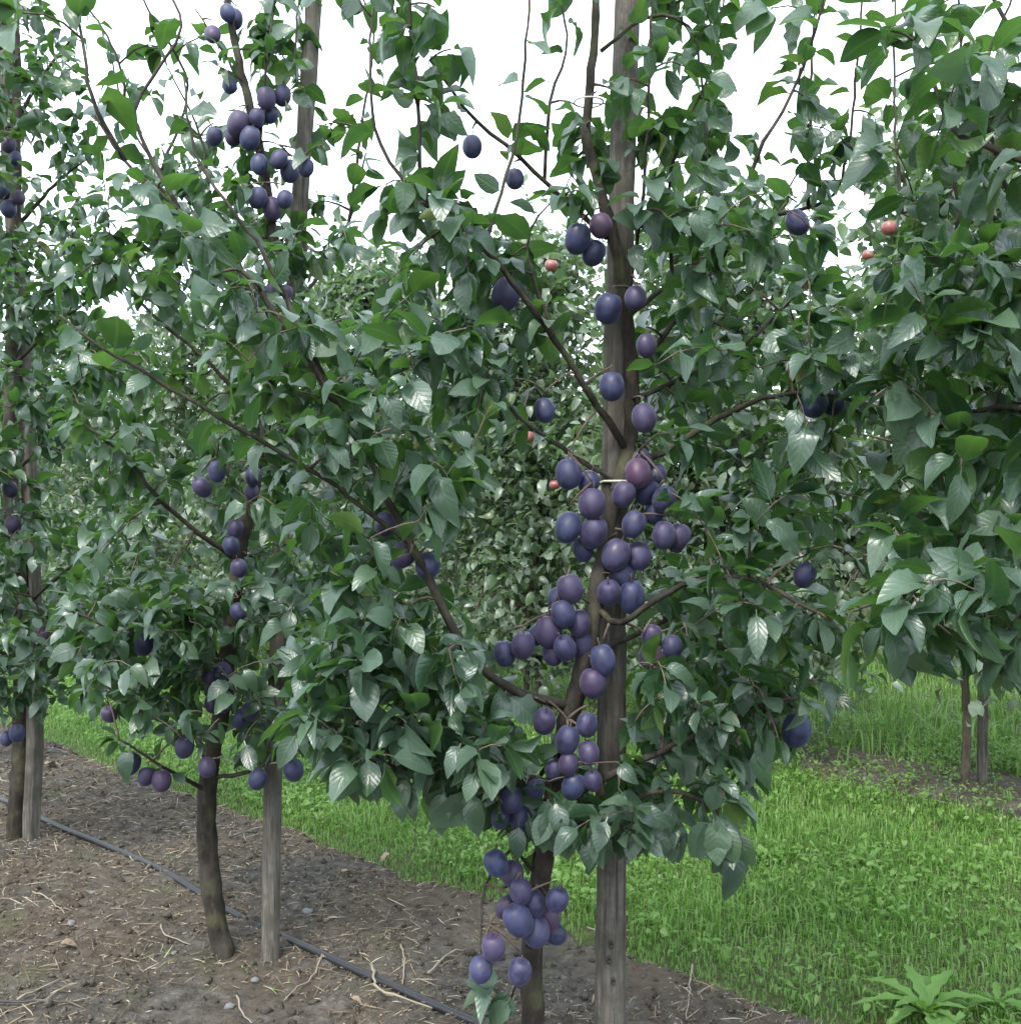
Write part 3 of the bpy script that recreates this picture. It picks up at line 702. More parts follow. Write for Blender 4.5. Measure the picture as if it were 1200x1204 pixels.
# --- third plum tree
t3b = np.array([-1.632, 3.65, 0.0])
T3 = Tree(t3b, 'third plum tree, thick trunk at the left picture edge', lsize=0.051)
T3.limb([t3b + np.array([0, 0, -0.05])] + line([(20, 960, 3.65), (26, 860, 3.65), (24, 700, 3.63), (12, 560, 3.62), (14, 400, 3.62), (18, 250, 3.6), (20, 100, 3.6), (16, -60, 3.6), (14, -200, 3.6)]), 0.036, 0.007, 'trunk', sides=12, wob=0.07)
for x1, y1, d1, x0, y0 in [(110, 760, 3.4, 24, 800), (-80, 740, 3.5, 24, 780), (130, 640, 3.5, 22, 720), (-70, 560, 3.4, 14, 640), (120, 480, 3.45, 12, 560), (140, 330, 3.5, 14, 430), (-80, 330, 3.6, 14, 400), (110, 180, 3.6, 18, 270), (90, 40, 3.6, 20, 140), (-40, 60, 3.7, 20, 180), (60, 700, 4.1, 24, 760), (40, 400, 4.1, 14, 480), (60, 250, 4.0, 16, 320)]:
    T3.limb(line([(x0, y0, 3.62), ((x0 + x1) / 2, (y0 + y1) / 2 - 8, (3.62 + d1) / 2), (x1, y1, d1)]), 0.009, 0.003)
a3 = T3.region([(-90, 0), (70, 0), (110, 120), (130, 300), (140, 600), (115, 790), (-90, 820)], 190, 3.2, 4.0)
a3 += T3.region([(-90, 700), (120, 700), (110, 815), (-90, 830)], 30, 3.25, 3.9)
a3 += T3.region([(-40, 60), (70, 60), (80, 830), (-40, 840)], 75, 3.15, 3.45)
ids3 = [i for i, p in enumerate(PLUMS) if p[0] >= 27]
T3.fruit_spurs(ids3); T3.grow(a3)
# --- tree beyond the right picture edge: only its branches reach into the picture
t0b = np.array([0.90, 1.14, 0.0])
T0 = Tree(t0b, 'plum tree past the right picture edge, large leaves reaching in', lsize=0.062)
tr = [t0b + np.array([0, 0, z]) for z in (-0.05, 0.3, 0.7, 1.1, 1.5, 1.9, 2.3)]
T0.limb(tr, 0.026, 0.008, 'trunk', sides=12, wob=0.07)
for z, pts in [(0.75, [(1330, 780, 1.35), (1200, 690, 1.42), (1100, 690, 1.48), (1010, 715, 1.50)]), (0.8, [(1350, 700, 1.4), (1240, 650, 1.6), (1130, 640, 1.75), (1085, 610, 1.8), (1030, 560, 1.85)]),
               (0.95, [(1330, 560, 1.4), (1200, 480, 1.6), (1110, 500, 1.75), (1040, 540, 1.85)]), (1.15, [(1340, 420, 1.4), (1230, 340, 1.6), (1120, 310, 1.75), (1050, 330, 1.85)]),
               (1.35, [(1330, 280, 1.4), (1220, 200, 1.6), (1121, 154, 1.72), (1105, 115, 1.74), (1081, 63, 1.76), (1060, 10, 1.78)]), (1.5, [(1330, 180, 1.4), (1240, 90, 1.6), (1180, 20, 1.7), (1150, -60, 1.72)]),
               (1.2, [(1300, 400, 1.5), (1200, 280, 1.7), (1130, 240, 1.85), (1060, 250, 1.95)])]:
    T0.limb([t0b + np.array([0, 0, z])] + line(pts), 0.009, 0.0022, 'branch', 0.05)
for pts, st in [([(1121, 154, 1.72), (1152, 60, 1.72), (1142, -50, 1.72)], .03), ([(1060, 250, 1.95), (1032, 120, 1.95), (1042, -50, 1.95)], .032), ([(1200, 280, 1.7), (1182, 100, 1.7), (1202, -50, 1.7)], .025), ([(1120, 310, 1.75), (1095, 220, 1.78), (1100, 150, 1.8)], .03)]:
    shoot(T0, pts, 0.0036, 0.0014, st * 2.4, 0.068)
a0 = T0.region([(1080, -20), (1240, -40), (1260, 420), (1080, 420), (1040, 270), (1060, 120)], 26, 1.5, 2.0)
a0 += T0.region([(1010, 390), (1260, 400), (1260, 650), (1020, 640)], 34, 1.5, 2.0)
a0 += T0.region([(1010, 690), (1240, 660), (1260, 770), (1100, 770), (1030, 735)], 15, 1.34, 1.6)
a0 += T0.ellipsoid((1.02, 1.2, 1.3), (0.36, 0.4, 0.8), 24)
a0 = [q for q in a0 if not (q[1] < 1.2 and (q[0] / max(q[1], .1)) < 0.55)]
T0.grow(a0)
# --- fourth tree, past the left edge
t4b = P(4.98, 1.39)
T4 = Tree(t4b, 'fourth plum tree, half hidden past the left picture edge', lsize=0.051)
T4.limb([t4b + np.array([0.02 * math.sin(3 * z), 0, z]) for z in (-0.05, 0.4, 0.8, 1.2, 1.6, 2.0, 2.4, 2.8)], 0.03, 0.007, 'trunk', sides=10, wob=0.07)
for k in range(12):
    z = 0.55 + k * 0.18; an = k * 2.4; d = np.array([math.cos(an), math.sin(an), 0.25]) * (0.55 - 0.015 * k)
    T4.limb([t4b + np.array([0, 0, z]), t4b + np.array([0, 0, z]) + d * 0.5, t4b + np.array([0, 0, z]) + d], 0.009, 0.003)
T4.grow(T4.ellipsoid(t4b + np.array([0, 0, 1.6]), (0.6, 0.6, 1.15), 190))
nl = [T1.finish(), T2_.finish(), T3.finish(), T0.finish(), T4.finish(60)]
print('front leaves', nl)

# ------------------------------------------------------------------ plums
def plum_mesh(seed):
    r = np.random.default_rng(seed); seg, ring = 16, 11
    V = [(0, 0, 0.90)]; Fc = []
    el = 1.10 + 0.10 * r.random(); bul = 0.04 * r.standard_normal()
    for i in range(1, ring):
        ph = math.pi * i / ring
        for j in range(seg):
            th = 2 * math.pi * j / seg
            rr = math.sin(ph) ** 0.94 * (1 - 0.05 * math.exp(-((th - math.pi) / 0.35) ** 2))       # suture groove
            z = math.cos(ph) * el
            z -= 0.16 * math.exp(-(ph / 0.35) ** 2)
            V.append((rr * math.cos(th) * (1 + bul) * 0.96, rr * math.sin(th) * 0.96, z))
    V.append((0, 0, -el - 0.01)); b = len(V) - 1
    for j in range(seg):
        k = (j + 1) % seg
        Fc.append((0, 1 + j, 1 + k)); Fc.append((b, 1 + (ring - 2) * seg + k, 1 + (ring - 2) * seg + j))
        for i in range(ring - 2):
            Fc.append((1 + i * seg + j, 1 + (i + 1) * seg + j, 1 + (i + 1) * seg + k, 1 + i * seg + k))
    me = mesh_from(np.array(V), Fc, 'plum'); me.materials.append(M['plum']); return me
PM = [plum_mesh(i) for i in range(6)]
g = Geo(); g.tube(np.array([(0, 0, 0.86), (0.02, 0.01, 1.1), (0.05, 0.0, 1.35), (0.06, 0, 1.6)]), [0.05, 0.045, 0.05, 0.07], 6)
STEM = g.mesh('stem'); STEM.materials.append(M['twig'])
ORD = ['leftmost', 'second from left', 'third from left', 'fourth from left', 'fifth from left', 'sixth from left', 'seventh from left', 'eighth from left', 'ninth from left']
for ci, (ph, dep, lst) in enumerate(CL):
    mem = [p for p in PLUMS if p[0] == ci]
    xs_ = sorted(range(len(mem)), key=lambda i: proj(mem[i][1])[0][0])
    for rank, i in enumerate(xs_):
        c, r = mem[i][1], mem[i][2]
        o = bpy.data.objects.new('plum', PM[R.randrange(6)]); COL.objects.link(o)
        o.location = tuple(c); s = r * R.uniform(0.98, 1.10)
        o.scale = (s, s, s); o.rotation_euler = (R.gauss(0, 0.28), R.gauss(0, 0.28), R.uniform(0, 6.28))
        if len(mem) == 2: w = ['left', 'right'][rank]
        else: w = 'rightmost' if rank == len(mem) - 1 else ORD[rank]
        tag(o, '%s plum %s' % (w, ph), 'plum', 'plums ' + ph)
        st = bpy.data.objects.new('stem', STEM); COL.objects.link(st); st.parent = o
        

# ------------------------------------------------------------------ stakes and ties
def stake(pts, r0, r1, label, square=False, name='wooden_stake', sides=14):
    p, r = smooth_line(pts, np.linspace(r0, r1, len(pts)), 0.05)
    o = empty(name, p[0] * np.array([1, 1, 0]), label=label, cat='stake', group='wooden tree stakes')
    g = Geo(); g.tube(p - np.array(o.location), r, 4 if square else sides, 0.03 if not square else 0.015)
    me = g.mesh('post', not square); ob = link('post', me, M['stake'], o)
    if square:
        b = ob.modifiers.new('bevel', 'BEVEL'); b.width = 0.004; b.segments = 2
    return o
S1 = stake([np.array([0.183, 2.0, -0.1])] + line([(717, 1204, 2.0), (719, 1000, 2.01), (719, 800, 2.015), (722, 600, 2.02), (726, 400, 2.02), (733, 150, 2.02), (739, -60, 2.03), (743, -260, 2.03)]), 0.0285, 0.0225, 'thick weathered grey stake in the middle, beside the nearest trunk')
kn = Geo()
for (x, y) in [(719, 1112), (716, 1130), (721, 1155)]:
    c = at(x, y, 2.0 - 0.030); kn.v = kn.v
    g = Geo(); n = 8; th = np.linspace(0, 6.283, n, endpoint=False)
    ring = np.stack([0.005 * np.cos(th), np.full(n, 0.0), 0.009 * np.sin(th)], 1)
    v = np.vstack([ring + np.array([0, 0.006, 0]), ring * 0.5 + np.array([0, -0.0015, 0])])
    g.add(v + c - np.array(S1.location), [(j, (j + 1) % n, n + (j + 1) % n, n + j) for j in range(n)] + [tuple(range(2 * n - 1, n - 1, -1))])
    link('knot', g.mesh('knot'), M['dark_twig'], S1)
stake([gnd(318, 1137) + np.array([0, 0, -0.1])] + line([(318, 1100, 2.69), (320, 950, 2.70), (325, 820, 2.70), (332, 650, 2.71), (343, 400, 2.71), (353, 230, 2.71), (369, 0, 2.72), (378, -160, 2.73)]), 0.0225, 0.020, 'slim grey stake right of the second trunk')
stake([gnd(37, 997) + np.array([0, 0, -0.1])] + line([(37, 960, 3.62), (41, 860, 3.63), (36, 600, 3.66), (22, 350, 3.68), (12, 200, 3.7), (4, 0, 3.7), (0, -200, 3.72)]), 0.029, 0.027, 'square-cut pale stake beside the third trunk at left', True)
def tie(centre, rx, rz_tilt, to, label, thick=0.0016):
    o = empty('tie_string', centre, label=label, cat='string', group='strings tying trunks to stakes')
    th = np.linspace(0, 2 * np.pi, 22)
    g = Geo(); g.tube(np.stack([rx * np.cos(th), rx * np.sin(th), rz_tilt * np.cos(th)], 1), np.full(22, thick), 6, cap=False); link('loop', g.mesh('loop'), M['string'], o)
    to = np.asarray(to) - np.asarray(centre); t = np.linspace(0, 1, 8)[:, None]
    g = Geo(); g.tube(to * t + np.array([0, -rx, 0]) * (1 - t) - np.array([0, 0, 0.006]) * 4 * t * (1 - t), np.full(8, thick), 6); link('strand', g.mesh('strand'), M['string'], o)
    g = Geo(); g.tube(to + np.stack([0.026 * np.cos(th), 0.026 * np.sin(th), 0 * th], 1), np.full(22, thick), 6, cap=False); link('loop', g.mesh('loop'), M['string'], o)
tie(at(722, 566, 2.02), 0.0285, 0.002, at(726, 566, 1.96), 'short white string around the near stake at plum height', 0.0022)
tie(at(733, 121, 2.02), 0.0265, 0.002, at(692, 120, 1.965), 'string near the top of the middle stake')
tie(at(322, 895, 2.70), 0.0225, 0.001, at(249, 889, 2.685), 'thin string between the second trunk and its stake', 0.002)

# ------------------------------------------------------------------ apple row behind
def apple_tree(base, label, h, seed, n_leaf, zlow=0.5, n_obj=0, rad=0.62, lsize=0.062, shapes=LOW, stake_label=None, clumps=150):
    global rng
    rng = np.random.default_rng(seed)
    T = Tree(base, label, 'apple trees of the row behind', lsize, 'apple tree', 'apple_tree')
    lean = rng.standard_normal(2) * 0.05
    T.limb([base + np.array([lean[0] * z + 0.012 * math.sin(5 * z + seed), lean[1] * z, z]) for z in np.linspace(-0.05, h - 0.15, 9)], 0.017, 0.006, 'trunk', mat='apple_bark', sides=8)
    ends = []
    for k in range(11):
        z = zlow + 0.1 + (h - zlow - 0.5) * k / 10; an = k * 2.4 + rng.random(); L_ = rad * (1.05 - 0.4 * k / 10)
        q = base + np.array([lean[0] * z, lean[1] * z, z]); d = np.array([math.cos(an), math.sin(an), 0.15 + 0.3 * rng.random()]) * L_
        T.limb([q, q + 0.5 * d + np.array([0, 0, 0.04]), q + d], 0.010, 0.003, 'branch', mat='apple_bark', sides=5, wob=0)
    cs = []
    while len(cs) < clumps:
        z = zlow + (h - zlow) * rng.random(); f = (z - zlow) / (h - zlow)
        rr = rad * (1.0 - 0.55 * f ** 1.5) * (0.75 + 0.25 * min(1, f * 6)); a = rng.random() * 6.283; q = rr * rng.random() ** 0.5
        cs.append(base + np.array([q * math.cos(a), q * math.sin(a), z]))
    cs = np.array(cs); sk = np.array(T.sk)
    for c in cs:
        j = int(np.argmin(np.linalg.norm(sk - c, axis=1))); t = np.linspace(0, 1, 4)[:, None]
        T.tw.tube(sk[j] + (c - sk[j]) * t + np.array([0, 0, .05]) * t * (1 - t) - T.base, np.linspace(0.004, 0.0015, 4), 4, 0)
    # a few upright shoots above the crown
    sh = []
    for k in range(9):
        a = rng.random() * 6.283; q = base + np.array([0.4 * rad * math.cos(a), 0.4 * rad * math.sin(a), h - 0.25]); e = q + np.array([0.12 * rng.standard_normal(), 0.12 * rng.standard_normal(), 0.25 + 0.35 * rng.random()])
        t = np.linspace(0, 1, 5)[:, None]; T.tw.tube(q + (e - q) * t - T.base, np.linspace(0.004, 0.0013, 5), 4, 0)
        for u in np.linspace(0.2, 1, 11): sh.append(q + (e - q) * u)
    link('twigs', T.tw.mesh('twigs'), M['twig'], T.root, kind='stuff')
    w = rng.dirichlet(np.full(clumps, 3.0)); which = rng.choice(clumps, n_leaf, p=w)
    pos = cs[which] + rng.standard_normal((n_leaf, 3)) * np.array([0.11, 0.11, 0.10])
    pos = np.vstack([pos, np.array(sh)])
    pos = pos[pos[:, 2] > zlow - 0.10]; n = len(pos)
    dirs = rng.standard_normal((n, 3)); dirs[:, 2] = dirs[:, 2] * 0.6 - 0.25
    ups = np.array([0, 0, 1.0]) + 0.7 * rng.standard_normal((n, 3))
    size = lsize * np.clip(rng.normal(1, 0.22, n), 0.5, 1.5)
    plant_leaves(T.root, pos, dirs, ups, size, n_obj, M['apple_leaf'], shapes, HI, 'apple')
    return T
BROW = 4.345
tb = np.array([1.785, 4.36, 0.0]); s_t0 = SN(*tb[:2])[0]
ordn = ['first', 'second', 'third', 'fourth', 'fifth', 'sixth', 'seventh', 'eighth', 'ninth', 'tenth', 'eleventh']
rs = [-1.25, 0.0, 1.25, 2.45, 3.75, 5.0, 6.3, 7.6, 8.9, 10.3]
for k, ds in enumerate(rs):
    b = P(s_t0 + ds, BROW) if ds else tb
    lab = ('apple tree in the row behind, just past the right picture edge' if k == 0 else
           'apple tree with thin orange-brown trunk beside a grey stake at right' if k == 1 else
           'apple tree in the row behind, %s one from the right' % ordn[k])
    nlv = [2500, 10000, 12500, 13000, 11000, 9000, 7000, 5500, 5000, 4000][k]
    apple_tree(b, lab, [2.5, 2.55, 2.5, 2.55, 2.6, 2.6, 2.7, 2.7, 2.8, 2.7][k], 100 + k, nlv, [0.5, 0.48, 0.38, 0.28, 0.26, 0.28, 0.28, 0.28, 0.28, 0.28][k], [0, 220, 220, 160, 0, 0, 0, 0, 0, 0][k], 0.66, 0.060 if k < 5 else 0.066)
    if 1 <= k <= 4:
        if k == 1: sp = [gnd(1155, 928) + np.array([0, 0, -0.1]), at(1155, 840, 4.37), at(1157, 600, 4.38), at(1158, 430, 4.4)]
        else:
            q = b + np.array([0.07, -0.02, 0]); sp = [q + np.array([0.01 * z, 0, z]) for z in (-0.1, 0.8, 1.6, 2.3)]
        rng = np.random.default_rng(50 + k)
        stake(sp, 0.020, 0.018, ['', 'pale grey stake in the grass at right behind the drooping leaves', 'stake of the second apple tree from the right', 'stake of the third apple tree, seen faintly left of centre', 'stake of the fourth apple tree from the right'][k], sides=8)
rng = np.random.default_rng(900)
# far orchard rows: one leafy mass
n = 60000
s_ = rng.random(n) * 30 - 4; row = rng.integers(0, 3, n); nn = 7.4 + row * 3.1
zz = 0.45 + 2.2 * rng.random(n) * (0.88 + 0.24 * vnoise(s_ * 1.5, row * 3.3)); taper = 1 - 0.5 * (zz / 2.7) ** 2
off = (rng.random(n) - 0.5) * 1.3 * taper
xy = s_[:, None] * ROWD + (nn + off)[:, None] * ROWN
pos = np.column_stack([xy, zz]); dirs = rng.standard_normal((n, 3)); ups = np.array([0, 0, 1.0]) + 0.7 * rng.standard_normal((n, 3))
link('orchard_rows', leaf_mass(pos, frames(dirs, ups), 0.11 * np.clip(rng.normal(1, .2, n), .5, 1.5), LOW, 'orchard_rows', rng.random(n)), M['apple_leaf'], kind='stuff',
     label='far orchard rows merging into one green mass', cat='trees')
# apples
def apple_mesh():
    seg, ring = 14, 10; V = [(0, 0, 0.72)]; Fc = []
    for i in range(1, ring):
        ph = math.pi * i / ring
        for j in range(seg):
            th = 2 * math.pi * j / seg
            V.append((math.sin(ph) * math.cos(th) * (1 + 0.05 * math.cos(ph)), math.sin(ph) * math.sin(th) * (1 + 0.05 * math.cos(ph)), 0.92 * math.cos(ph) - 0.28 * math.exp(-(ph / 0.4) ** 2) + 0.12 * math.exp(-((math.pi - ph) / 0.35) ** 2)))
    V.append((0, 0, -0.76)); b = len(V) - 1
    for j in range(seg):
        k = (j + 1) % seg
        Fc.append((0, 1 + j, 1 + k)); Fc.append((b, 1 + (ring - 2) * seg + k, 1 + (ring - 2) * seg + j))
        for i in range(ring - 2): Fc.append((1 + i * seg + j, 1 + (i + 1) * seg + j, 1 + (i + 1) * seg + k, 1 + i * seg + k))
    me = mesh_from(np.array(V), Fc, 'apple'); me.materials.append(M['apple']); return me
AM = apple_mesh()
g = Geo(); g.tube(np.array([(0, 0, 0.6), (0.03, 0, 0.9), (0.1, 0, 1.25)]), [0.05, 0.05, 0.07], 5); ASTEM = g.mesh('stem'); ASTEM.materials.append(M['twig'])
for (x, y, w, lab) in [(560, 340, 17, 'pinkish apple just left of the lone plum at upper centre'), (648, 312, 16, 'pale apple left of the stake, level with the upper plum trio'), (1045, 268, 19, 'pinkish apple at upper right among backlit leaves'),
                       (1083, 311, 17, 'dull orange apple at far upper right'), (965, 326, 17, 'bright red apple at upper right'), (948, 334, 15, 'pale pink apple touching the bright red one'), (1057, 654, 20, 'orange apple at right, below the bare grey twig'),
                       (976, 494, 17, 'pale apple right under the plum pair at right'), (998, 508, 14, 'small apple lower right of the plum pair'), (621, 514, 15, 'brownish apple left of the stake at mid height'), (549, 452, 12, 'tiny pink apple left of centre'),
                       (652, 570, 13, 'yellowish apple behind the mid-height plums'), (512, 430, 11, 'small reddish apple on a yellow stalk left of centre'), (1020, 300, 14, 'rosy apple between the red and pinkish apples at upper right'), (790, 516, 13, 'pink apple right of the stake at mid height')]:
    # distance: just on the camera side of the apple row
    k = (x - 600.0) / F
    Yr = (BROW - 0.62) / (k * ROWN[0] + ROWN[1])
    o = bpy.data.objects.new('apple', AM); COL.objects.link(o); o.location = tuple(at(x, y, Yr)); s = 0.5 * w * Yr / F
    o.scale = (s, s, s); o.rotation_euler = (R.gauss(0, .3), R.gauss(0, .3), R.uniform(0, 6)); tag(o, lab, 'apple', 'apples on the row behind')
    st = bpy.data.objects.new('stem', ASTEM); COL.objects.link(st); st.parent = o

# ------------------------------------------------------------------ drip hose
def on_bed(x, y):
    s, n_ = SN(x, y); h, e = soil_h(np.array([s]), np.array([n_]), *BED); return float(h[0])
hp = []
for i, s in enumerate(np.arange(-0.6, 9, 0.09)):
    n_ = 1.575 - 0.02 * (s - 1.4) + 0.018 * math.sin(s * 2.3) + 0.008 * math.sin(s * 6.1)
    q = P(s, n_); q[2] = max(on_bed(q[0], q[1]), 0.005) + 0.007 - 0.02 * math.exp(-((s - 2.52) / 0.16) ** 2); hp.append(q)
hp = np.array(hp); k5 = np.ones(5) / 5; hz = np.convolve(np.pad(hp[:, 2], 2, mode='edge'), k5, 'valid'); hp[:, 2] = hz
p, r = smooth_line(hp, np.full(len(hp), 0.0095), 0.03)
g = Geo(); g.tube(p, r, 10); link('irrigation_hose', g.mesh('irrigation_hose'), M['hose'], label='black plastic irrigation hose lying along the soil strip', cat='hose')

# ------------------------------------------------------------------ soil litter, sticks, stones
n = 60000
s_ = rng.random(n) * 5.6 - 0.4; nn = 0.3 + rng.random(n) * 1.95
keep = fbm(s_, nn, 2.5, 3) + 0.36 * rng.random(n) > 0.12
s_, nn = s_[keep], nn[keep]; h, e = soil_h(s_, nn, *BED); k = e > 0.25; s_, nn, h = s_[k], nn[k], h[k]; n = len(s_)
xy = s_[:, None] * ROWD + nn[:, None] * ROWN
ctr = np.column_stack([xy, h + 0.003 + 0.004 * rng.random(n)])
a = rng.random(n) * 6.283; L_ = 0.004 + 0.034 * rng.random(n) ** 5; W_ = 0.0004 + 0.0008 * rng.random(n)
tilt = rng.normal(0, 0.22, n)
dx = np.column_stack([np.cos(a) * np.cos(tilt), np.sin(a) * np.cos(tilt), np.sin(tilt)]); dy = np.column_stack([-np.sin(a), np.cos(a), 0 * a])
bend = rng.normal(0, 0.07, n)[:, None] * L_[:, None] * dy + np.column_stack([0 * a, 0 * a, 0.001 + 0.002 * rng.random(n)])
v = np.stack([ctr - dx * L_[:, None] - dy * W_[:, None], ctr - dx * L_[:, None] + dy * W_[:, None], ctr + bend + dy * W_[:, None], ctr + bend - dy * W_[:, None] + np.array([0, 0, -0.0015]), ctr + dx * L_[:, None] + dy * W_[:, None] * .5, ctr + dx * L_[:, None] - dy * W_[:, None] * .5], 1)
f = (np.array([[0, 3, 2, 1], [3, 5, 4, 2]])[None] + (np.arange(n) * 6)[:, None, None]).reshape(-1, 4)
link('straw', mesh_from(v.reshape(-1, 3), f, 'straw', False, rnd=np.repeat(np.clip(rng.normal(0.36, 0.24, n), 0, 1), 6)), M['litter'], kind='stuff', label='dry straw and grass stalks strewn over the soil strip', cat='straw')
n = 16000
s_ = rng.random(n) * 5.6 - 0.4; nn = 0.3 + rng.random(n) * 1.9; h, e = soil_h(s_, nn, *BED); k = e > 0.3; s_, nn, h = s_[k], nn[k], h[k]; n = len(s_)
xy = s_[:, None] * ROWD + nn[:, None] * ROWN
oc = np.array([(1, 0, 0), (-1, 0, 0), (0, 1, 0), (0, -1, 0), (0, 0, 1), (0, 0, -1)], float)
sz = 0.002 + 0.010 * rng.random(n) ** 5
v = np.column_stack([xy, h + sz * 0.2])[:, None, :] + oc[None] * sz[:, None, None] * (0.6 + 0.8 * rng.random((n, 6, 1))) + rng.standard_normal((n, 6, 3)) * sz[:, None, None] * 0.25
of = np.array([(0, 2, 4), (2, 1, 4), (1, 3, 4), (3, 0, 4), (2, 0, 5), (1, 2, 5), (3, 1, 5), (0, 3, 5)])
f = (of[None] + (np.arange(n) * 6)[:, None, None]).reshape(-1, 3)
link('soil_clods', mesh_from(v.reshape(-1, 3), f, 'soil_clods', False), M['soil'], kind='stuff', label='small soil clods and crumbs on the bare strip', cat='clods')

def stick(pix, label, r=0.0028, mat='pale_twig', lift=0.008):
    pts = []
    for (x, y) in pix:
        q = gnd(x, y, 0.02); q[2] = max(on_bed(q[0], q[1]), 0.0) + lift; pts.append(q)
    p, rr = smooth_line(pts, np.linspace(r, r * 0.5, len(pts)) * 0.85, 0.02); p[1:-1] += rng.standard_normal((len(p) - 2, 3)) * 0.0015
    g = Geo(); g.tube(p, rr, 6, 0.12); link('fallen_twig', g.mesh('fallen_twig'), M[mat], label=label, cat='twig', group='fallen twigs on the soil')
stick([(380, 1127), (368, 1150), (350, 1164), (334, 1178)], 'bent pale twig beside the hose near the slim stake')
stick([(189, 1094), (196, 1104), (224, 1114)], 'small hooked twig left of the second trunk base', 0.0028)
stick([(38, 1058), (56, 1068), (76, 1084)], 'pale straw-coloured twig below the hose at far left', 0.0028)
stick([(278, 1176), (285, 1190), (296, 1206)], 'short upright-looking pale twig at the bottom left of the slim stake', 0.003)
stick([(471, 1118), (476, 1140), (473, 1168)], 'whitish twig standing by the hose, left of the dangling plums', 0.003)
stick([(437, 1150), (445, 1182), (478, 1196), (508, 1206)], 'pale crooked twig across the hose at bottom centre', 0.004, lift=0.022)
stick([(503, 1157), (525, 1142), (548, 1126)], 'straight pale twig left of the dangling plum trio', 0.003)
stick([(814, 1128), (811, 1160), (807, 1200)], 'greyish twig on bare soil right of the middle stake', 0.003)
stick([(-20, 1184), (40, 1183), (100, 1183)], 'long thin dark twig at the bottom left corner', 0.0035, 'dark_twig')
stick([(270, 990), (290, 985), (304, 980)], 'dark twig on soil between second trunk and slim stake', 0.004, 'dark_twig')
stick([(690, 1085), (715, 1092), (745, 1098)], 'pale twig on the soil behind the middle stake', 0.003)
stick([(20, 1180), (48, 1166), (72, 1158)], 'faint brown twig near the bottom left corner', 0.0028)
def chip(x, y, w, label, mat, cat='stone', name='stone', flat=0.6):
    q = gnd(x, y, 0.02); q[2] = max(on_bed(q[0], q[1]), 0) + 0.004; s = 0.5 * w * q[1] / F
    V, Fc = [], []
    seg, ring = 8, 5
    V.append((0, 0, flat))
    for i in range(1, ring):
        ph = math.pi * i / ring
        for j in range(seg): V.append((math.sin(ph) * math.cos(6.283 * j / seg), math.sin(ph) * math.sin(6.283 * j / seg), flat * math.cos(ph)))
    V.append((0, 0, -flat)); V = np.array(V) * (1 + 0.16 * rng.standard_normal((len(V), 1))); b = len(V) - 1
    for j in range(seg):
        k = (j + 1) % seg; Fc += [(0, 1 + j, 1 + k), (b, 1 + (ring - 2) * seg + k, 1 + (ring - 2) * seg + j)]
        for i in range(ring - 2): Fc.append((1 + i * seg + j, 1 + (i + 1) * seg + j, 1 + (i + 1) * seg + k, 1 + i * seg + k))
    o = link(name, mesh_from(V * s, Fc, name), M[mat], label=label, cat=cat, group='stones on the soil'); o.location = tuple(q); o.rotation_euler = (0.2, 0.1, R.random() * 6)
chip(84, 1092, 10, 'small pale stone below the hose at left', 'pale_stone')
chip(108, 1056, 8, 'tiny whitish stone just below the hose', 'pale_stone')
chip(362, 1078, 12, 'bluish white stone right of the slim stake', 'pale_stone')
chip(205, 1122, 8, 'small grey stone left of the second trunk base', 'pale_stone')
chip(300, 1152, 11, 'pale stone at the foot of the slim stake', 'pale_stone')
chip(270, 1184, 13, 'grey stone at the bottom between trunk and twig', 'pale_stone')
def dead_leaf(x, y, w, label, mat='dry_leaf'):
    q = gnd(x, y, 0.02); q[2] = max(on_bed(q[0], q[1]), 0) + 0.010; V, Fc, UV = leaf_shape(5, 0.3, 0.5, 0.35, 0.05, 0, False, 0.8, int(x))
    s = w * q[1] / F; o = link('fallen_leaf', mesh_from((V - np.array([.5, 0, 0])) * s, Fc, 'fallen_leaf', True, UV), M[mat], label=label, cat='leaf', group='dry fallen leaves'); o.location = tuple(q); o.rotation_euler = (0.3 * R.random(), 0.3, R.random() * 6)
dead_leaf(410, 1033, 22, 'curled pinkish-tan dead leaf on soil right of the slim stake')
dead_leaf(452, 1004, 16, 'yellowish dead leaf near the grass edge at centre left')
dead_leaf(420, 1188, 22, 'tan dead leaf under the hose at the bottom')
dead_leaf(84, 1120, 26, 'reddish-brown dead leaf on the soil at left')
dead_leaf(60, 905, 22, 'pale dead leaf by the third stake')
dead_leaf(700, 1180, 20, 'brown dead leaf between near trunk and stake')

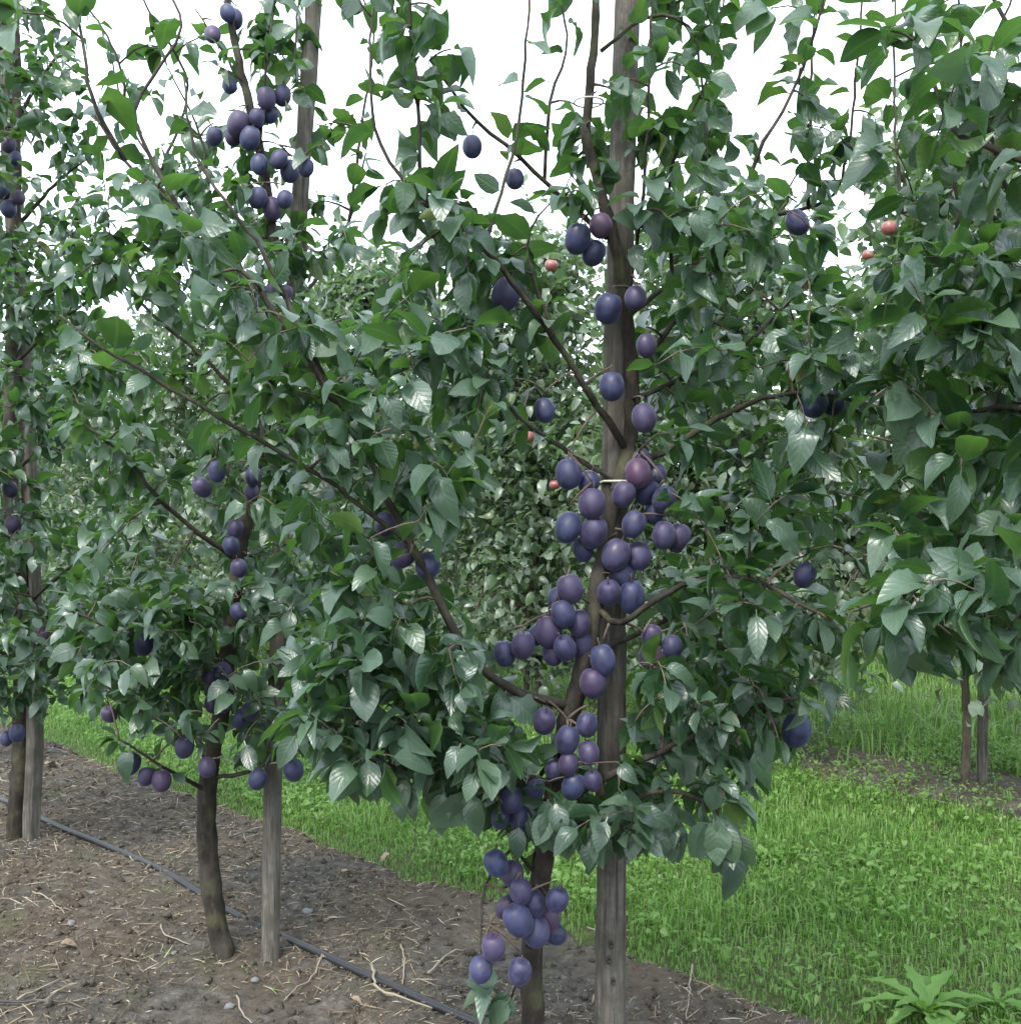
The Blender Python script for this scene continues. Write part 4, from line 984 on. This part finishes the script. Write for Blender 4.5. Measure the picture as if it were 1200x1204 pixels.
# ------------------------------------------------------------------ grass
def grass(name, label, n, srange, nrange, hmin, hmax, wid, dens=None, kind='stuff'):
    s_ = srange[0] + (srange[1] - srange[0]) * rng.random(n); nn = nrange[0] + (nrange[1] - nrange[0]) * rng.random(n)
    xy = s_[:, None] * ROWD + nn[:, None] * ROWN
    k = np.ones(n, bool) if dens is None else dens(s_, nn, xy)
    inv = (xy[:, 1] > 0.6) & (np.abs(xy[:, 0] / np.maximum(xy[:, 1], .1)) < 0.75); k &= inv
    s_, nn, xy = s_[k], nn[k], xy[k]; n = len(s_)
    clump = 0.65 + 0.9 * np.clip(fbm(s_, nn, 3.5, 3) + 0.35, 0, 1)
    ed = np.clip((nn - (BED[0] + BED[1] - 0.15)) / 0.35, 0.35, 1) if nrange[0] > 1.9 else 1.0
    H = (hmin + (hmax - hmin) * rng.random(n) ** 1.4) * clump * ed; a = rng.random(n) * 6.283; lean = np.abs(rng.normal(0.7, 0.45, n))
    d = np.column_stack([np.cos(a), np.sin(a), 0 * a]); sd = np.column_stack([-np.sin(a), np.cos(a), 0 * a]) * (wid * (0.6 + 0.8 * rng.random(n)))[:, None]
    b = np.column_stack([xy, np.full(n, -0.015)]); up = np.array([0, 0, 1.0])
    m1 = b + up * (0.45 * H + 0.015)[:, None] + d * (0.15 * lean * H)[:, None]; m2 = b + up * (0.80 * H * (1 - .12 * lean))[:, None] + d * (0.42 * lean * H)[:, None]; t = b + up * (H * (1 - 0.28 * lean))[:, None] + d * (0.95 * lean * H)[:, None]
    v = np.stack([b - sd, b + sd, m1 - sd, m1 + sd, m2 - sd * .75, m2 + sd * .75, t], 1)
    f = (np.array([[0, 1, 3], [0, 3, 2], [2, 3, 5], [2, 5, 4], [4, 5, 6]])[None] + (np.arange(n) * 7)[:, None, None]).reshape(-1, 3)
    rn = np.clip(0.48 + 0.7 * fbm(s_ + 7, nn, 2.6, 4) + rng.normal(0, .22, n), 0, 0.99)
    link(name, mesh_from(v.reshape(-1, 3), f, name, True, rnd=np.repeat(rn, 7)), M['grass'], kind=kind, label=label, cat='grass')
def d_mid(s_, nn, xy):
    e = np.abs(nn - BED[0]) + 0.12 * fbm(s_, nn, 2.2, 4); e2 = np.abs(nn - BED2[0]) + 0.12 * fbm(s_, nn, 2.2, 4)
    p = np.clip((e - (BED[1] - 0.16)) / 0.20, 0, 1) * np.clip((e2 - (BED2[1] - 0.12)) / 0.15, 0.10, 1)
    near = np.clip(4.2 / np.hypot(xy[:, 0], xy[:, 1]), 0.2, 1) ** 1.3
    return rng.random(len(s_)) < p * near
grass('grass', 'bright green grass lane between the plum and apple rows', 260000, (-2.5, 12), (1.92, 4.2), 0.018, 0.075, 0.0018, d_mid)
grass('grass', 'coarser grass and weeds beyond the apple row', 130000, (-3, 18), (4.2, 8.0), 0.05, 0.17, 0.0035, d_mid)
grass('grass_tufts', 'sparse green tufts sprouting on the bare soil', 26000, (-0.2, 6), (0.4, 2.1), 0.012, 0.05, 0.0013,
      lambda s_, nn, xy: rng.random(len(s_)) < 0.05 + 0.95 * (fbm(s_ + 3, nn + 8, 2.7, 3) > 0.32))
# clover and small broad weeds in the lane
n = 60000
s_ = rng.random(n) * 9 - 1.5; nn = 2.05 + rng.random(n) * 3.2; xy = s_[:, None] * ROWD + nn[:, None] * ROWN
e = np.abs(nn - BED[0]) + 0.12 * fbm(s_, nn, 2.2, 4)
k = (e > BED[1] - 0.02) & (fbm(s_ + 20, nn, 2.0, 3) + 0.35 * rng.random(n) > 0.05) & (np.abs(xy[:, 0] / np.maximum(xy[:, 1], .1)) < 0.7)
xy = xy[k]; n = len(xy); pos = np.column_stack([xy, 0.012 + 0.065 * rng.random(n)])
dirs = rng.standard_normal((n, 3)); dirs[:, 2] = 0.25 * dirs[:, 2] + 0.1; ups = np.array([0, 0, 1.0]) + 0.35 * rng.standard_normal((n, 3))
link('ground_weeds', leaf_mass(pos, frames(dirs, ups), 0.012 + 0.020 * rng.random(n) ** 2, LOW, 'ground_weeds', rng.random(n) * 0.85), M['grass'], kind='stuff', label='clover and small broad leaved weeds mixed into the grass', cat='weeds')

def rosette(px, py, size, nleaf, label, group='broad-leaved weeds in the grass', lean=0.5):
    q = gnd(px, py); root = empty('weed_plant', q, label=label, cat='weed', group=group)
    for k in range(nleaf):
        V, Fc, UV = leaf_shape(10, 0.10 + 0.04 * R.random(), 0.5, 0.5 + 0.4 * R.random(), 0.015, 0.26, False, 0.2, k + int(px), 1.5)
        an = k * 2.4 + R.random() * .4; el = lean + 0.5 * R.random() + 0.25 * (k / nleaf); s = size * (0.7 + 0.5 * R.random())
        d = np.array([[math.cos(an) * math.cos(el), math.sin(an) * math.cos(el), math.sin(el)]]); fr = frames(d, np.array([[0, 0, 1.0]]))[0]
        o = link('leaf', mesh_from((V @ fr.T) * s, Fc, 'leaf', True, UV), M['weed_leaf'], root)
rosette(1088, 1196, 0.13, 14, 'large bright dandelion-like weed rosette at the bottom right')
rosette(1172, 1185, 0.085, 8, 'smaller leafy weed right of the large rosette')
rosette(388, 1168, 0.035, 8, 'tiny green weed beside the hose near the bent twig', lean=0.2)
rosette(905, 1010, 0.075, 8, 'low weed clump in the middle of the grass lane')
rosette(1020, 1020, 0.075, 9, 'low weed clump right of the lane middle')
